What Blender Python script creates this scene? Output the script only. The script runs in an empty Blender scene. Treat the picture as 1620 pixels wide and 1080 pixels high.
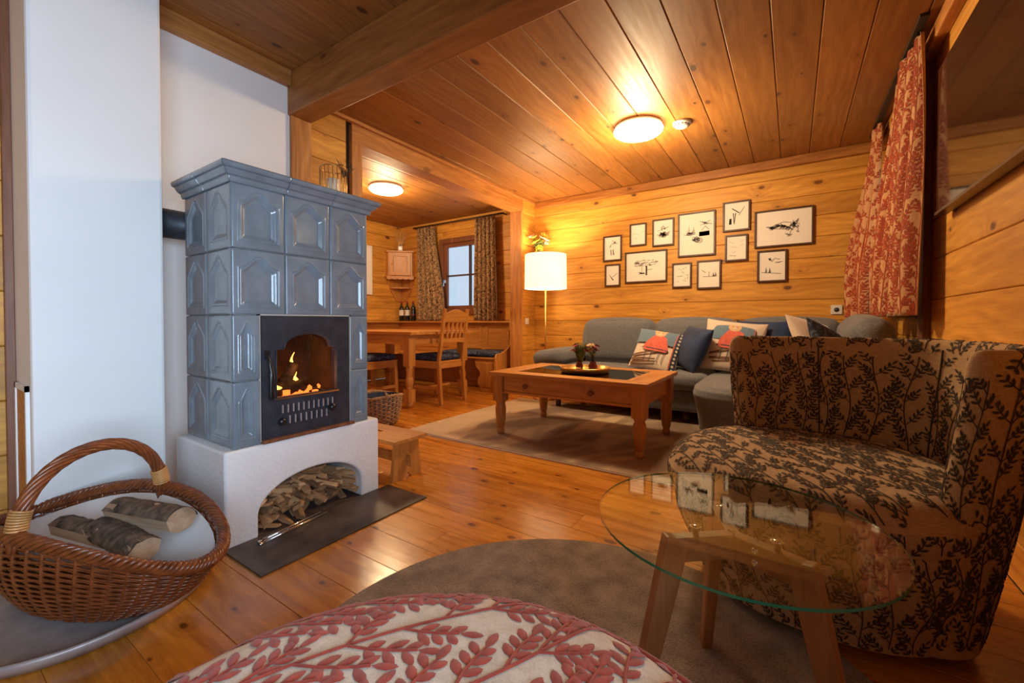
import bpy, bmesh, math, random
from math import sin, cos, pi, sqrt, radians as R, exp, atan2
from mathutils import Vector, Matrix, Euler
rnd = random.Random(7)
sc = bpy.context.scene
COL = sc.collection

# ---------------------------------------------------------------- camera, world, daylight, exposure
cam = bpy.data.objects.new('camera', bpy.data.cameras.new('camera')); COL.objects.link(cam)
cam.location = (0, 0, .87)
cam.rotation_euler = (R(90 - .946), 0, R(33.7))
cam.data.sensor_width = 36; cam.data.lens = 14.8
cam.data.shift_y = -21 / 1620
cam.data.clip_start = .02
sc.camera = cam
sc.view_settings.view_transform = 'Standard'; sc.view_settings.look = 'None'
sc.view_settings.gamma = 1; sc.view_settings.use_curve_mapping = False
sc.view_settings.exposure = 0.34

world = bpy.data.worlds.new('sky'); sc.world = world; world.use_nodes = True
bg = world.node_tree.nodes['Background']
bg.inputs[0].default_value = (.62, .80, 1, 1); bg.inputs[1].default_value = .75

def area_light(name, loc, rot, sx, sy, power, color):
    l = bpy.data.lights.new(name, 'AREA'); l.shape = 'RECTANGLE'; l.size = sx; l.size_y = sy
    l.energy = power; l.color = color; l.spread = R(112)
    o = bpy.data.objects.new(name, l); COL.objects.link(o); o.location = loc; o.rotation_euler = rot
    return o
DAY = (.60, .79, 1)
area_light('daylight_garden_window', (.70, -.45, 1.00), (0, R(90), 0), 1.3, 1.5, 44, DAY)     # through the window on the right wall, behind the camera

# ---------------------------------------------------------------- materials
def mat(name):
    m = bpy.data.materials.new(name); m.use_nodes = True
    nt = m.node_tree; b = nt.nodes['Principled BSDF']
    return m, nt, b
def nn(nt, t, **k):
    n = nt.nodes.new(t)
    for a, v in k.items(): setattr(n, a, v)
    return n
def math_(nt, op, a, b=None, clamp=False):
    n = nn(nt, 'ShaderNodeMath', operation=op); n.use_clamp = clamp
    for i, v in enumerate((a, b)):
        if v is None: continue
        if isinstance(v, (int, float)): n.inputs[i].default_value = v
        else: nt.links.new(v, n.inputs[i])
    return n.outputs[0]
def mixc(nt, f, a, b, mode='MIX'):
    n = nn(nt, 'ShaderNodeMix', data_type='RGBA', blend_type=mode)
    for i, v in ((0, f), (6, a), (7, b)):
        if isinstance(v, (int, float)): n.inputs[i].default_value = v
        elif isinstance(v, tuple): n.inputs[i].default_value = (*v[:3], 1)
        else: nt.links.new(v, n.inputs[i])
    return n.outputs[2]
def noise(nt, vec, scale, detail=3, rough=.5, dist=0):
    n = nn(nt, 'ShaderNodeTexNoise'); n.inputs['Scale'].default_value = scale
    n.inputs['Detail'].default_value = detail; n.inputs['Roughness'].default_value = rough
    n.inputs['Distortion'].default_value = dist
    nt.links.new(vec, n.inputs['Vector']); return n.outputs[0]
def mrange(nt, v, a, b, c, d, smooth=True):
    n = nn(nt, 'ShaderNodeMapRange'); n.interpolation_type = 'SMOOTHSTEP' if smooth else 'LINEAR'
    nt.links.new(v, n.inputs[0])
    for i, x in zip((1, 2, 3, 4), (a, b, c, d)): n.inputs[i].default_value = x
    return n.outputs[0]
def bump(nt, b, h, s, d=.01):
    n = nn(nt, 'ShaderNodeBump'); n.inputs['Strength'].default_value = s; n.inputs['Distance'].default_value = d
    nt.links.new(h, n.inputs['Height']); nt.links.new(n.outputs[0], b.inputs['Normal'])
def mapping(nt, vec, scale):
    n = nn(nt, 'ShaderNodeMapping'); nt.links.new(vec, n.inputs[0]); n.inputs['Scale'].default_value = scale
    return n.outputs[0]

def wood(name, base, axis='X', rough=.45, knots=1.0, kscale=4.2, var=.16, grain=.35, thin=None, coat=0, kth=.42):
    m, nt, b = mat(name)
    tc = nn(nt, 'ShaderNodeTexCoord').outputs['Object']
    oi = nn(nt, 'ShaderNodeObjectInfo').outputs['Random']
    cmb = nn(nt, 'ShaderNodeCombineXYZ')
    nt.links.new(math_(nt, 'MULTIPLY', oi, 37.3), cmb.inputs[0]); nt.links.new(math_(nt, 'MULTIPLY', oi, 91.7), cmb.inputs[1])
    nt.links.new(math_(nt, 'MULTIPLY', oi, 53.9), cmb.inputs[2])
    va = nn(nt, 'ShaderNodeVectorMath', operation='ADD'); nt.links.new(tc, va.inputs[0]); nt.links.new(cmb.outputs[0], va.inputs[1])
    v = va.outputs[0]
    ai = 'XYZ'.index(axis)
    s = [1, 1, 1]; s[ai] = .07
    st = mapping(nt, v, s)
    s2 = [1.0, 1.0, 1.0]; s2[ai] = .55
    kv = mapping(nt, v, s2)
    g1 = noise(nt, st, 26, 4, .55, .6)
    g2 = noise(nt, st, 130, 2, .5)
    # knots
    vo = nn(nt, 'ShaderNodeTexVoronoi'); vo.inputs['Scale'].default_value = kscale
    if thin:
        vo.voronoi_dimensions = '2D'; sk_ = nn(nt, 'ShaderNodeSeparateXYZ'); nt.links.new(kv, sk_.inputs[0]); ck_ = nn(nt, 'ShaderNodeCombineXYZ')
        oo = [i for i in range(3) if 'XYZ'[i] != thin]
        nt.links.new(sk_.outputs[oo[0]], ck_.inputs[0]); nt.links.new(sk_.outputs[oo[1]], ck_.inputs[1]); kv = ck_.outputs[0]
    nt.links.new(kv, vo.inputs['Vector'])
    sep = nn(nt, 'ShaderNodeSeparateColor'); nt.links.new(vo.outputs['Color'], sep.inputs[0])
    wob = math_(nt, 'MULTIPLY', noise(nt, v, 30, 2), .05)
    dist = math_(nt, 'ADD', vo.outputs['Distance'], wob)
    some = math_(nt, 'GREATER_THAN', sep.outputs[0], kth)
    knot = math_(nt, 'MULTIPLY', mrange(nt, math_(nt, 'ADD', dist, math_(nt, 'MULTIPLY', sep.outputs[1], .07)), .09, .135, 1, 0), some)
    halo = math_(nt, 'MULTIPLY', mrange(nt, dist, .06, .30, 1, 0), some)
    # rings that bend round the knots
    sx = nn(nt, 'ShaderNodeSeparateXYZ'); nt.links.new(v, sx.inputs[0])
    others = [i for i in range(3) if i != ai]
    cr = math_(nt, 'ADD', sx.outputs[others[0]], sx.outputs[others[1]])
    ph = math_(nt, 'ADD', math_(nt, 'MULTIPLY', cr, 110), math_(nt, 'MULTIPLY', noise(nt, mapping(nt, v, tuple(.35 if i == ai else 1 for i in range(3))), 3.2, 2), 42))
    ph = math_(nt, 'ADD', ph, math_(nt, 'MULTIPLY', halo, 7))
    rings = math_(nt, 'MULTIPLY', math_(nt, 'ADD', math_(nt, 'SINE', ph), 1), .5)
    gg = math_(nt, 'ADD', math_(nt, 'MULTIPLY', g1, .55), math_(nt, 'ADD', math_(nt, 'MULTIPLY', rings, .10), math_(nt, 'MULTIPLY', g2, .25)))
    lo = tuple(c * (1 - grain) ** (1 + .5 * i) for i, c in enumerate(base)); hi = tuple(min(1, c * (1 + grain * .5)) for c in base)
    c = mixc(nt, mrange(nt, gg, .28, .62, 0, 1, False), lo, hi)
    c = mixc(nt, math_(nt, 'MULTIPLY', halo, .3 * knots), c, tuple(x * y for x, y in zip(base, (.5, .32, .2))))
    if knots: c = mixc(nt, math_(nt, 'MULTIPLY', knot, .88 * min(1, knots)), c, tuple(x * y for x, y in zip(base, (.16, .09, .12))))
    pt = noise(nt, mapping(nt, v, tuple(.5 if i == ai else 2.2 for i in range(3))), 2.6, 3, .6)
    c = mixc(nt, mrange(nt, pt, .50, .72, 0, .38), c, tuple(x * y for x, y in zip(base, (.5, .36, .25))))
    hs = nn(nt, 'ShaderNodeHueSaturation'); nt.links.new(c, hs.inputs['Color'])
    nt.links.new(math_(nt, 'ADD', math_(nt, 'MULTIPLY', math_(nt, 'FRACT', math_(nt, 'MULTIPLY', oi, 7.77)), var * 2), 1 - var), hs.inputs['Value'])
    nt.links.new(hs.outputs[0], b.inputs['Base Color'])
    nt.links.new(mrange(nt, g1, .3, .7, rough - .06, rough + .1, False), b.inputs['Roughness'])
    b.inputs['Coat Weight'].default_value = coat; b.inputs['Coat Roughness'].default_value = .16
    bump(nt, b, gg, .12, .004)
    return m

def plain(name, color, rough=.5, metal=0, nscale=0, namt=.15, bumpamt=0, bscale=200, emit=None, es=0, coat=0, sheen=0):
    m, nt, b = mat(name)
    b.inputs['Roughness'].default_value = rough; b.inputs['Metallic'].default_value = metal
    tc = nn(nt, 'ShaderNodeTexCoord').outputs['Object']
    n = noise(nt, tc, nscale or 8, 4)
    c = mixc(nt, mrange(nt, n, .3, .7, 0, 1, False), tuple(x * (1 - namt) for x in color), tuple(min(1, x * (1 + namt * .6)) for x in color))
    nt.links.new(c, b.inputs['Base Color'])
    if bumpamt: bump(nt, b, noise(nt, tc, bscale, 3), bumpamt, .004)
    if emit: b.inputs['Emission Color'].default_value = (*emit, 1); b.inputs['Emission Strength'].default_value = es
    b.inputs['Coat Weight'].default_value = coat; b.inputs['Coat Roughness'].default_value = .12
    b.inputs['Sheen Weight'].default_value = sheen
    return m

def weave(name, color, color2, scale=450, rough=.9, sheen=.25):
    m, nt, b = mat(name)
    tc = nn(nt, 'ShaderNodeTexCoord').outputs['Object']
    a = noise(nt, mapping(nt, tc, (1, 1, .12)), scale, 2); c_ = noise(nt, mapping(nt, tc, (.12, .12, 1)), scale, 2)
    s = math_(nt, 'ADD', math_(nt, 'MULTIPLY', a, .5), math_(nt, 'MULTIPLY', c_, .5))
    c = mixc(nt, mrange(nt, s, .4, .6, 0, 1, False), color, color2)
    nt.links.new(c, b.inputs['Base Color']); b.inputs['Roughness'].default_value = rough
    b.inputs['Sheen Weight'].default_value = sheen
    bump(nt, b, s, .25, .003)
    return m

def glass(name, tint=(1, 1, 1), refl=.08, rough=0.0, dark=0):
    # thin pane: transparent with a fresnel mirror on top, which lets lamp light through
    m = bpy.data.materials.new(name); m.use_nodes = True; nt = m.node_tree; nt.nodes.clear()
    out = nn(nt, 'ShaderNodeOutputMaterial'); t = nn(nt, 'ShaderNodeBsdfTransparent'); g = nn(nt, 'ShaderNodeBsdfGlossy')
    t.inputs[0].default_value = (*tint, 1); g.inputs['Roughness'].default_value = rough
    tc = nn(nt, 'ShaderNodeTexCoord').outputs['Object']
    fr = nn(nt, 'ShaderNodeLayerWeight'); fr.inputs[0].default_value = .5
    sm = noise(nt, tc, 6, 2)
    f = math_(nt, 'ADD', math_(nt, 'MULTIPLY', math_(nt, 'POWER', fr.outputs['Facing'], 5), .9), .045)
    f = math_(nt, 'ADD', f, math_(nt, 'MULTIPLY', sm, .008), clamp=True)
    mx = nn(nt, 'ShaderNodeMixShader'); nt.links.new(f, mx.inputs[0]); nt.links.new(t.outputs[0], mx.inputs[1]); nt.links.new(g.outputs[0], mx.inputs[2])
    nt.links.new(mx.outputs[0], out.inputs[0])
    return m

PINE = (.67, .335, .055)
M = {}
M['wall_x'] = wood('pine_boards_x', PINE, 'X', .5, kscale=4.6, thin='Y', grain=.28)
M['wall_y'] = wood('pine_boards_y', PINE, 'Y', .5, kscale=3.8, thin='X', grain=.28)
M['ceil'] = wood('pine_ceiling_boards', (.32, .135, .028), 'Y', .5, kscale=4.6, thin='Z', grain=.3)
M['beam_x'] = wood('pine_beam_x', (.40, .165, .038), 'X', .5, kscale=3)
M['trim_y'] = wood('pine_trim_y', (.50, .22, .055), 'Y', .5, kscale=3, knots=.6)
M['post'] = wood('pine_post', (.50, .22, .055), 'Z', .5, kscale=3)
M['floor'] = wood('pine_floor', (.66, .27, .032), 'X', .26, kscale=6.2, var=.14, coat=.35, thin='Z', grain=.34, kth=.2)
M['furn_x'] = wood('pine_furniture_x', (.58, .26, .058), 'X', .36, kscale=3, var=.06, grain=.25, knots=.8)
M['furn_y'] = wood('pine_furniture_y', (.58, .26, .058), 'Y', .36, kscale=3, var=.06, grain=.25, knots=.8)
M['furn_z'] = wood('pine_furniture_z', (.56, .25, .055), 'Z', .36, kscale=3, var=.06, grain=.25, knots=.5)
M['oak'] = wood('oak_legs', (.36, .155, .05), 'Z', .4, kscale=2, var=.03, grain=.3, knots=0)
M['oak_x'] = wood('oak_rails', (.36, .155, .05), 'X', .4, kscale=2, var=.03, grain=.3, knots=0)
M['darkwood'] = wood('window_wood', (.22, .085, .04), 'Z', .45, knots=0, var=.03)
M['firelog'] = wood('split_log', (.46, .33, .22), 'X', .85, knots=.6, kscale=6, var=.2)
M['kindling'] = wood('kindling_wood', (.52, .31, .15), 'X', .85, knots=.5, kscale=8, var=.55)
M['plaster'] = plain('white_plaster', (.86, .85, .83), .85, nscale=3, namt=.03, bumpamt=.06, bscale=60)
M['rough_plaster'] = plain('rough_white_plaster', (.86, .85, .84), .9, nscale=6, namt=.04, bumpamt=.6, bscale=75)
M['subfloor'] = plain('floor_gap', (.06, .025, .01), .9)
M['gap'] = plain('board_gap', (.05, .022, .008), .9)
M['glaze'] = plain('blue_grey_glaze', (.205, .26, .305), .2, nscale=7, namt=.30, bumpamt=.06, bscale=25, coat=.6)
M['grout'] = plain('tile_grout', (.50, .46, .40), .9)
M['iron'] = plain('black_iron', (.048, .054, .072), .42, metal=.4, nscale=20, namt=.3, bumpamt=.15, bscale=300)
M['iron_dark'] = plain('black_knob', (.012, .012, .013), .3)
M['steel_plate'] = plain('dark_steel_hearth', (.13, .10, .085), .45, metal=.35, nscale=7, namt=.6, bumpamt=.1, bscale=30)
M['soot'] = plain('firebrick', (.07, .04, .028), .95, nscale=10, namt=.5)
M['ash'] = plain('ash', (.35, .31, .29), .95, nscale=40, namt=.5)
M['char'] = plain('charred_log', (.03, .024, .02), .95, nscale=30, namt=.6, bumpamt=.8, bscale=40)
M['wicker'] = plain('brown_wicker', (.22, .058, .016), .36, nscale=40, namt=.45, coat=.25)
M['wicker_band'] = plain('pale_cane_binding', (.55, .27, .09), .35, nscale=30, namt=.3)
M['wicker_light'] = plain('light_wicker', (.42, .24, .11), .6, nscale=40, namt=.4)
M['liner'] = plain('white_liner', (.78, .76, .74), .9, nscale=8, namt=.06, bumpamt=.2, bscale=40)
M['bark'] = plain('bark', (.13, .085, .055), .95, nscale=38, namt=.8, bumpamt=1, bscale=55)
M['traymetal'] = plain('grey_tin', (.20, .24, .33), .35, metal=.5, nscale=14, namt=.4)
M['trayrim'] = plain('grey_tin_rim', (.50, .44, .43), .4, metal=.3, nscale=20, namt=.2)
M['sofa'] = weave('grey_sofa_fabric', (.095, .105, .125), (.19, .20, .225), 420)
M['paper'] = plain('drawing_paper', (.86, .82, .76), .8, namt=.02)
M['ink'] = plain('drawing_ink', (.05, .045, .05), .8)
M['frame'] = wood('dark_picture_frame', (.085, .038, .022), 'X', .4, knots=0, var=.05)
M['brass'] = plain('brass', (.80, .50, .18), .34, metal=1, nscale=12, namt=.1)
M['chrome'] = plain('chrome', (.8, .8, .8), .12, metal=1, namt=.02)
M['white'] = plain('white_plastic', (.82, .80, .76), .4, namt=.02)
M['alarm'] = plain('off_white_plastic', (.50, .49, .47), .5, namt=.02)
M['hole'] = plain('socket_hole', (.05, .045, .04), .6)
M['fab_tan'] = weave('tan_upholstery', (.44, .275, .13), (.60, .39, .20), 500)
M['emb_brown'] = plain('brown_embroidery', (.060, .038, .022), .8, nscale=60, namt=.4, sheen=.05)
M['fab_cream'] = weave('cream_linen', (.68, .57, .44), (.82, .72, .58), 420)
M['emb_red'] = plain('red_embroidery', (.40, .045, .02), .75, nscale=60, namt=.3, sheen=.3)
M['curt_cream'] = weave('cream_curtain', (.44, .22, .10), (.58, .31, .15), 300)
M['curt_red'] = plain('red_curtain_print', (.32, .045, .012), .85, nscale=40, namt=.3)
M['rug_round'] = None
M['velvet'] = plain('navy_velvet', (.006, .03, .11), .7, nscale=12, namt=.5, sheen=.15)
M['navy'] = plain('navy_fabric', (.03, .05, .10), .85, nscale=20, namt=.4)
M['c_sky'] = weave('slate_blue_cloth', (.10, .17, .25), (.16, .26, .36), 400)
M['c_cream'] = weave('cream_cloth', (.62, .52, .42), (.74, .64, .54), 400)
M['c_red'] = weave('red_knit', (.55, .08, .06), (.72, .18, .12), 300)
M['c_tan'] = weave('tan_plush', (.60, .38, .20), (.72, .50, .30), 300)
M['c_brown'] = weave('brown_cloth', (.16, .08, .04), (.22, .12, .07), 400)
M['wineglass'] = plain('dark_bottle', (.012, .014, .012), .08, coat=.5)
M['label'] = plain('wine_label', (.80, .78, .72), .7)
M['label_red'] = plain('wine_capsule', (.30, .03, .03), .4)
M['vase_red'] = plain('dark_red_glass', (.13, .012, .014), .08, coat=.6)
M['leaf'] = plain('green_leaf', (.10, .14, .04), .6, nscale=40)
M['leaf_bright'] = plain('yellow_green_bloom', (.62, .55, .06), .6, nscale=40)
M['petal_pink'] = plain('pale_pink_petal', (.75, .45, .36), .7, nscale=40)
M['petal_red'] = plain('wine_red_petal', (.30, .03, .06), .6, nscale=40)
M['petal_gold'] = plain('dried_gold_petal', (.70, .48, .22), .6, nscale=40)
M['twig'] = plain('dark_twig', (.05, .04, .02), .8)
M['candle'] = plain('candle_wax', (.85, .72, .55), .5)
M['lampglow'] = plain('lamp_diffuser', (.9, .85, .75), .6, emit=(1, .74, .44), es=14)
M['shade'] = plain('lit_lampshade', (.85, .78, .66), .8, emit=(1, .72, .42), es=1.15, bumpamt=.1, bscale=300)
M['rail'] = plain('dark_curtain_rail', (.03, .02, .015), .5)
M['screen'] = plain('black_screen', (.010, .009, .010), .06, coat=.3)
M['bezel'] = plain('dark_bezel', (.10, .06, .045), .3, metal=.5)
M['ember'] = plain('glowing_ember', (.3, .05, .02), .9, nscale=30, emit=(1, .18, .03), es=3.5)
M['flame'] = plain('flame', (1, .5, .1), .9, emit=(1, .42, .06), es=9)
M['flame_tip'] = plain('flame_core', (1, .8, .3), .9, emit=(1, .68, .22), es=16)
M['pane'] = glass('window_pane')
M['stoveglass'] = glass('stove_glass', (.80, .74, .70))
M['tableglass'] = glass('table_glass', (.93, .97, .95))
M['glassedge'] = plain('green_glass_edge', (.008, .13, .06), .1, coat=.5, emit=(.02, .25, .12), es=0)
M['smoked'] = glass('smoked_glass', (.30, .24, .22))

def rug_mat():
    m, nt, b = mat('grey_shag_rug')
    tc = nn(nt, 'ShaderNodeTexCoord').outputs['Object']
    n1 = noise(nt, tc, 14, 3); n2 = noise(nt, tc, 260, 3)
    s = math_(nt, 'ADD', math_(nt, 'MULTIPLY', n1, .45), math_(nt, 'MULTIPLY', n2, .55))
    nt.links.new(mixc(nt, mrange(nt, s, .35, .65, 0, 1, False), (.15, .10, .070), (.52, .39, .28)), b.inputs['Base Color'])
    b.inputs['Roughness'].default_value = .95; b.inputs['Sheen Weight'].default_value = .4
    bump(nt, b, s, .9, .02); return m
M['rug_round'] = rug_mat()
def rug2_mat():
    m, nt, b = mat('patterned_rug')
    tc = nn(nt, 'ShaderNodeTexCoord').outputs['Object']
    n0 = noise(nt, mapping(nt, tc, (1, .45, 1)), 2.3, 2, .45, .5); n2 = noise(nt, tc, 300, 3)
    rt = nn(nt, 'ShaderNodeMapping'); nt.links.new(tc, rt.inputs[0]); rt.inputs['Rotation'].default_value = (0, 0, R(35)); n1 = noise(nt, mapping(nt, rt.outputs[0], (1, .25, 1)), 2.6, 1)
    sx = nn(nt, 'ShaderNodeSeparateXYZ'); nt.links.new(tc, sx.inputs[0])
    p = math_(nt, 'ADD', n0, mrange(nt, sx.outputs[0], -2.5, -1.9, -.18, .04))
    dk = mrange(nt, p, .44, .49, 0, 1)
    c = mixc(nt, dk, (.72, .52, .32), mixc(nt, mrange(nt, p, .49, .62, 0, 1), (.34, .23, .15), (.22, .14, .09)))
    band = math_(nt, 'MULTIPLY', mrange(nt, n1, .44, .5, 0, 1), mrange(nt, n1, .5, .56, 1, 0))
    c = mixc(nt, math_(nt, 'MULTIPLY', band, .65), c, (.62, .45, .28))
    c = mixc(nt, mrange(nt, n2, .35, .65, .25, 0, False), c, (.10, .06, .04))
    nt.links.new(c, b.inputs['Base Color']); b.inputs['Roughness'].default_value = .95; b.inputs['Sheen Weight'].default_value = .3
    bump(nt, b, n2, .6, .01); return m
M['rug_big'] = rug2_mat()
def speckle_mat(name, dark, light, scale, thr=.5):
    m, nt, b = mat(name)
    tc = nn(nt, 'ShaderNodeTexCoord').outputs['Object']
    n = noise(nt, tc, scale, 3, .6, 1.2)
    nt.links.new(mixc(nt, mrange(nt, n, thr - .03, thr + .03, 0, 1), dark, light), b.inputs['Base Color'])
    b.inputs['Roughness'].default_value = .9; return m
M['curt_leafy'] = speckle_mat('brown_leaf_curtain', (.10, .055, .025), (.46, .28, .13), 42, .49)
M['seatpad'] = speckle_mat('navy_seat_pad', (.015, .022, .05), (.09, .12, .20), 30, .55)

# ---------------------------------------------------------------- mesh builder
class MB:
    def __init__(s): s.v = []; s.f = []; s.sm = []; s.mi = []
    def add(s, vs, fs, smooth=False, mi=0):
        o = len(s.v); s.v += [tuple(p) for p in vs]
        for f in fs: s.f.append(tuple(o + i for i in f)); s.sm.append(smooth); s.mi.append(mi)
        return s
    def box(s, x0, x1, y0, y1, z0, z1, mi=0):
        v = [(x, y, z) for x in (x0, x1) for y in (y0, y1) for z in (z0, z1)]
        return s.add(v, [(0, 1, 3, 2), (4, 6, 7, 5), (0, 4, 5, 1), (2, 3, 7, 6), (0, 2, 6, 4), (1, 5, 7, 3)], mi=mi)
    def obox(s, c, dx, dy, dz, sx, sy, sz):     # oriented box: centre, three unit axes, full sizes
        c, dx, dy, dz = (Vector(q) for q in (c, dx, dy, dz))
        v = [c + dx * (a * sx / 2) + dy * (b * sy / 2) + dz * (e * sz / 2) for a in (-1, 1) for b in (-1, 1) for e in (-1, 1)]
        return s.add(v, [(0, 1, 3, 2), (4, 6, 7, 5), (0, 4, 5, 1), (2, 3, 7, 6), (0, 2, 6, 4), (1, 5, 7, 3)])
    def bar(s, a, b, w, h, w2=None, h2=None, up=(0, 0, 1)):   # tapered square bar from a to b
        a, b = Vector(a), Vector(b); d = (b - a).normalized(); up = Vector(up)
        if abs(d.dot(up)) > .95: up = Vector((0, 1, 0))
        x = d.cross(up).normalized(); y = x.cross(d)
        w2 = w if w2 is None else w2; h2 = h if h2 is None else h2
        v = [p + x * (i * ww / 2) + y * (j * hh / 2) for p, ww, hh in ((a, w, h), (b, w2, h2)) for i, j in ((-1, -1), (1, -1), (1, 1), (-1, 1))]
        return s.add(v, [(0, 3, 2, 1), (4, 5, 6, 7), (0, 1, 5, 4), (1, 2, 6, 5), (2, 3, 7, 6), (3, 0, 4, 7)])
    def prism(s, poly, ax, a0, a1, mi=0):      # poly in the two other axes, extruded along ax
        o = [i for i in range(3) if i != ax]
        def P(p, a):
            q = [0, 0, 0]; q[ax] = a; q[o[0]] = p[0]; q[o[1]] = p[1]; return q
        n = len(poly)
        v = [P(p, a0) for p in poly] + [P(p, a1) for p in poly]
        fs = [tuple(range(n))[::-1], tuple(range(n, 2 * n))] + [(i, (i + 1) % n, n + (i + 1) % n, n + i) for i in range(n)]
        return s.add(v, fs, mi=mi)
    def lathe(s, prof, c=(0, 0, 0), n=24, mi=0, smooth=True):
        m = len(prof); v = []
        for i in range(n):
            a = 2 * pi * i / n
            v += [(c[0] + r * cos(a), c[1] + r * sin(a), c[2] + z) for r, z in prof]
        fs = []
        for i in range(n):
            j = (i + 1) % n
            for k in range(m - 1): fs.append((i * m + k, j * m + k, j * m + k + 1, i * m + k + 1))
        s.add(v, fs, smooth, mi)
        if prof[0][0] > 1e-5: s.add([v[i * m] for i in range(n)], [tuple(range(n))[::-1]], False, mi)
        if prof[-1][0] > 1e-5: s.add([v[i * m + m - 1] for i in range(n)], [tuple(range(n))], False, mi)
        return s
    def tube(s, pts, r, n=8, closed=False, mi=0, flat=1.0):
        pts = [Vector(p) for p in pts]; m = len(pts); v = []
        rr = r if isinstance(r, (list, tuple)) else [r] * m
        px = None
        for i, p in enumerate(pts):
            a = pts[(i - 1) % m] if (closed or i) else p; b = pts[(i + 1) % m] if (closed or i < m - 1) else p
            d = (b - a).normalized() if (b - a).length > 1e-9 else Vector((0, 0, 1))
            if px is None:
                up = Vector((0, 0, 1)) if abs(d.z) < .9 else Vector((1, 0, 0)); px = d.cross(up).normalized()
            px = (px - d * px.dot(d)).normalized(); py = d.cross(px)
            v += [p + px * (rr[i] * cos(2 * pi * k / n)) + py * (rr[i] * flat * sin(2 * pi * k / n)) for k in range(n)]
        fs = []
        for i in range(m if closed else m - 1):
            j = (i + 1) % m
            for k in range(n): fs.append((i * n + k, i * n + (k + 1) % n, j * n + (k + 1) % n, j * n + k))
        if not closed: fs += [tuple(range(n))[::-1], tuple((m - 1) * n + k for k in range(n))]
        return s.add(v, fs, True, mi)
    def grid(s, fn, nu, nv, cu=False, cv=False, mi=0, smooth=True, flip=False):
        v = [fn(i / (nu if cu else nu - 1), j / (nv if cv else nv - 1)) for i in range(nu) for j in range(nv)]
        fs = []
        for i in range(nu if cu else nu - 1):
            for j in range(nv if cv else nv - 1):
                a, b = i * nv + j, ((i + 1) % nu) * nv + j
                c, d = ((i + 1) % nu) * nv + (j + 1) % nv, i * nv + (j + 1) % nv
                fs.append((a, d, c, b) if flip else (a, b, c, d))
        return s.add(v, fs, smooth, mi)
    def rbox(s, c, sx, sy, sz, r, n=12, puff=0, mat4=None):    # rounded box, optional puffed faces
        h = Vector((sx / 2, sy / 2, sz / 2)); r = min(r, *h); c = Vector(c)
        for ax in range(3):
            for sg in (-1, 1):
                def fn(u, v, ax=ax, sg=sg):
                    def w(t): return math.copysign(1 - (1 - abs(2 * t - 1)) ** 1.0, 2 * t - 1) if 0 else 2 * t - 1
                    p = [0, 0, 0]; p[ax] = sg; o = [i for i in range(3) if i != ax]
                    a, b = w(u), w(v)
                    a = math.copysign(1 - (1 - abs(a)) ** 1.5, a); b = math.copysign(1 - (1 - abs(b)) ** 1.5, b)
                    p[o[0]] = a; p[o[1]] = b
                    q = Vector((p[0] * h.x, p[1] * h.y, p[2] * h.z))
                    inner = Vector([max(-(h[i] - r), min(h[i] - r, q[i])) for i in range(3)])
                    d = q - inner
                    q = inner + d.normalized() * r if d.length > 1e-9 else q
                    if puff: q[ax] += sg * puff * (1 - a * a) * (1 - b * b)
                    q = c + q
                    return mat4 @ q if mat4 else q
                s.grid(fn, n, n, flip=((sg < 0) != (ax == 1)))
        return s
    def build(s, name, m, parent=None, bevel=0, seg=2, weld=False, mats=None):
        me = bpy.data.meshes.new(name); me.from_pydata(s.v, [], s.f); me.update()
        me.polygons.foreach_set('use_smooth', s.sm)
        if mats:
            for x in mats: me.materials.append(x)
            me.polygons.foreach_set('material_index', s.mi)
        else: me.materials.append(m)
        if weld:
            b = bmesh.new(); b.from_mesh(me); bmesh.ops.remove_doubles(b, verts=b.verts, dist=weld if weld is not True else 1e-4)
            bmesh.ops.recalc_face_normals(b, faces=b.faces); b.to_mesh(me); b.free()
        o = bpy.data.objects.new(name, me); COL.objects.link(o)
        if parent: o.parent = parent
        if bevel:
            md = o.modifiers.new('bevel', 'BEVEL'); md.width = bevel; md.segments = seg; md.limit_method = 'ANGLE'; md.angle_limit = R(40)
        return o

def tag(o, label=None, cat=None, group=None, kind=None):
    if label: o['label'] = label
    if cat: o['category'] = cat
    if group: o['group'] = group
    if kind: o['kind'] = kind
    return o
def T(name, label, cat, loc=(0, 0, 0), rz=0, group=None):
    o = bpy.data.objects.new(name, None); COL.objects.link(o); o.location = loc; o.rotation_euler = (0, 0, rz); o.empty_display_size = .05
    return tag(o, label, cat, group)
def structure(name, label=None):
    o = bpy.data.objects.new(name, None); COL.objects.link(o); o['kind'] = 'structure'
    if label: o['label'] = label
    return o
def dup(root, loc=None, rz=None, label=None):
    r = root.copy(); COL.objects.link(r)
    if loc is not None: r.location = loc
    if rz is not None: r.rotation_euler = (0, 0, rz)
    if label: r['label'] = label
    for ch in list(root.children):
        c = ch.copy(); COL.objects.link(c); c.parent = r
        for g in ch.children:
            d = g.copy(); COL.objects.link(d); d.parent = c
    return r
def smooth01(x): x = max(0, min(1, x)); return x * x * (3 - 2 * x)

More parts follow.
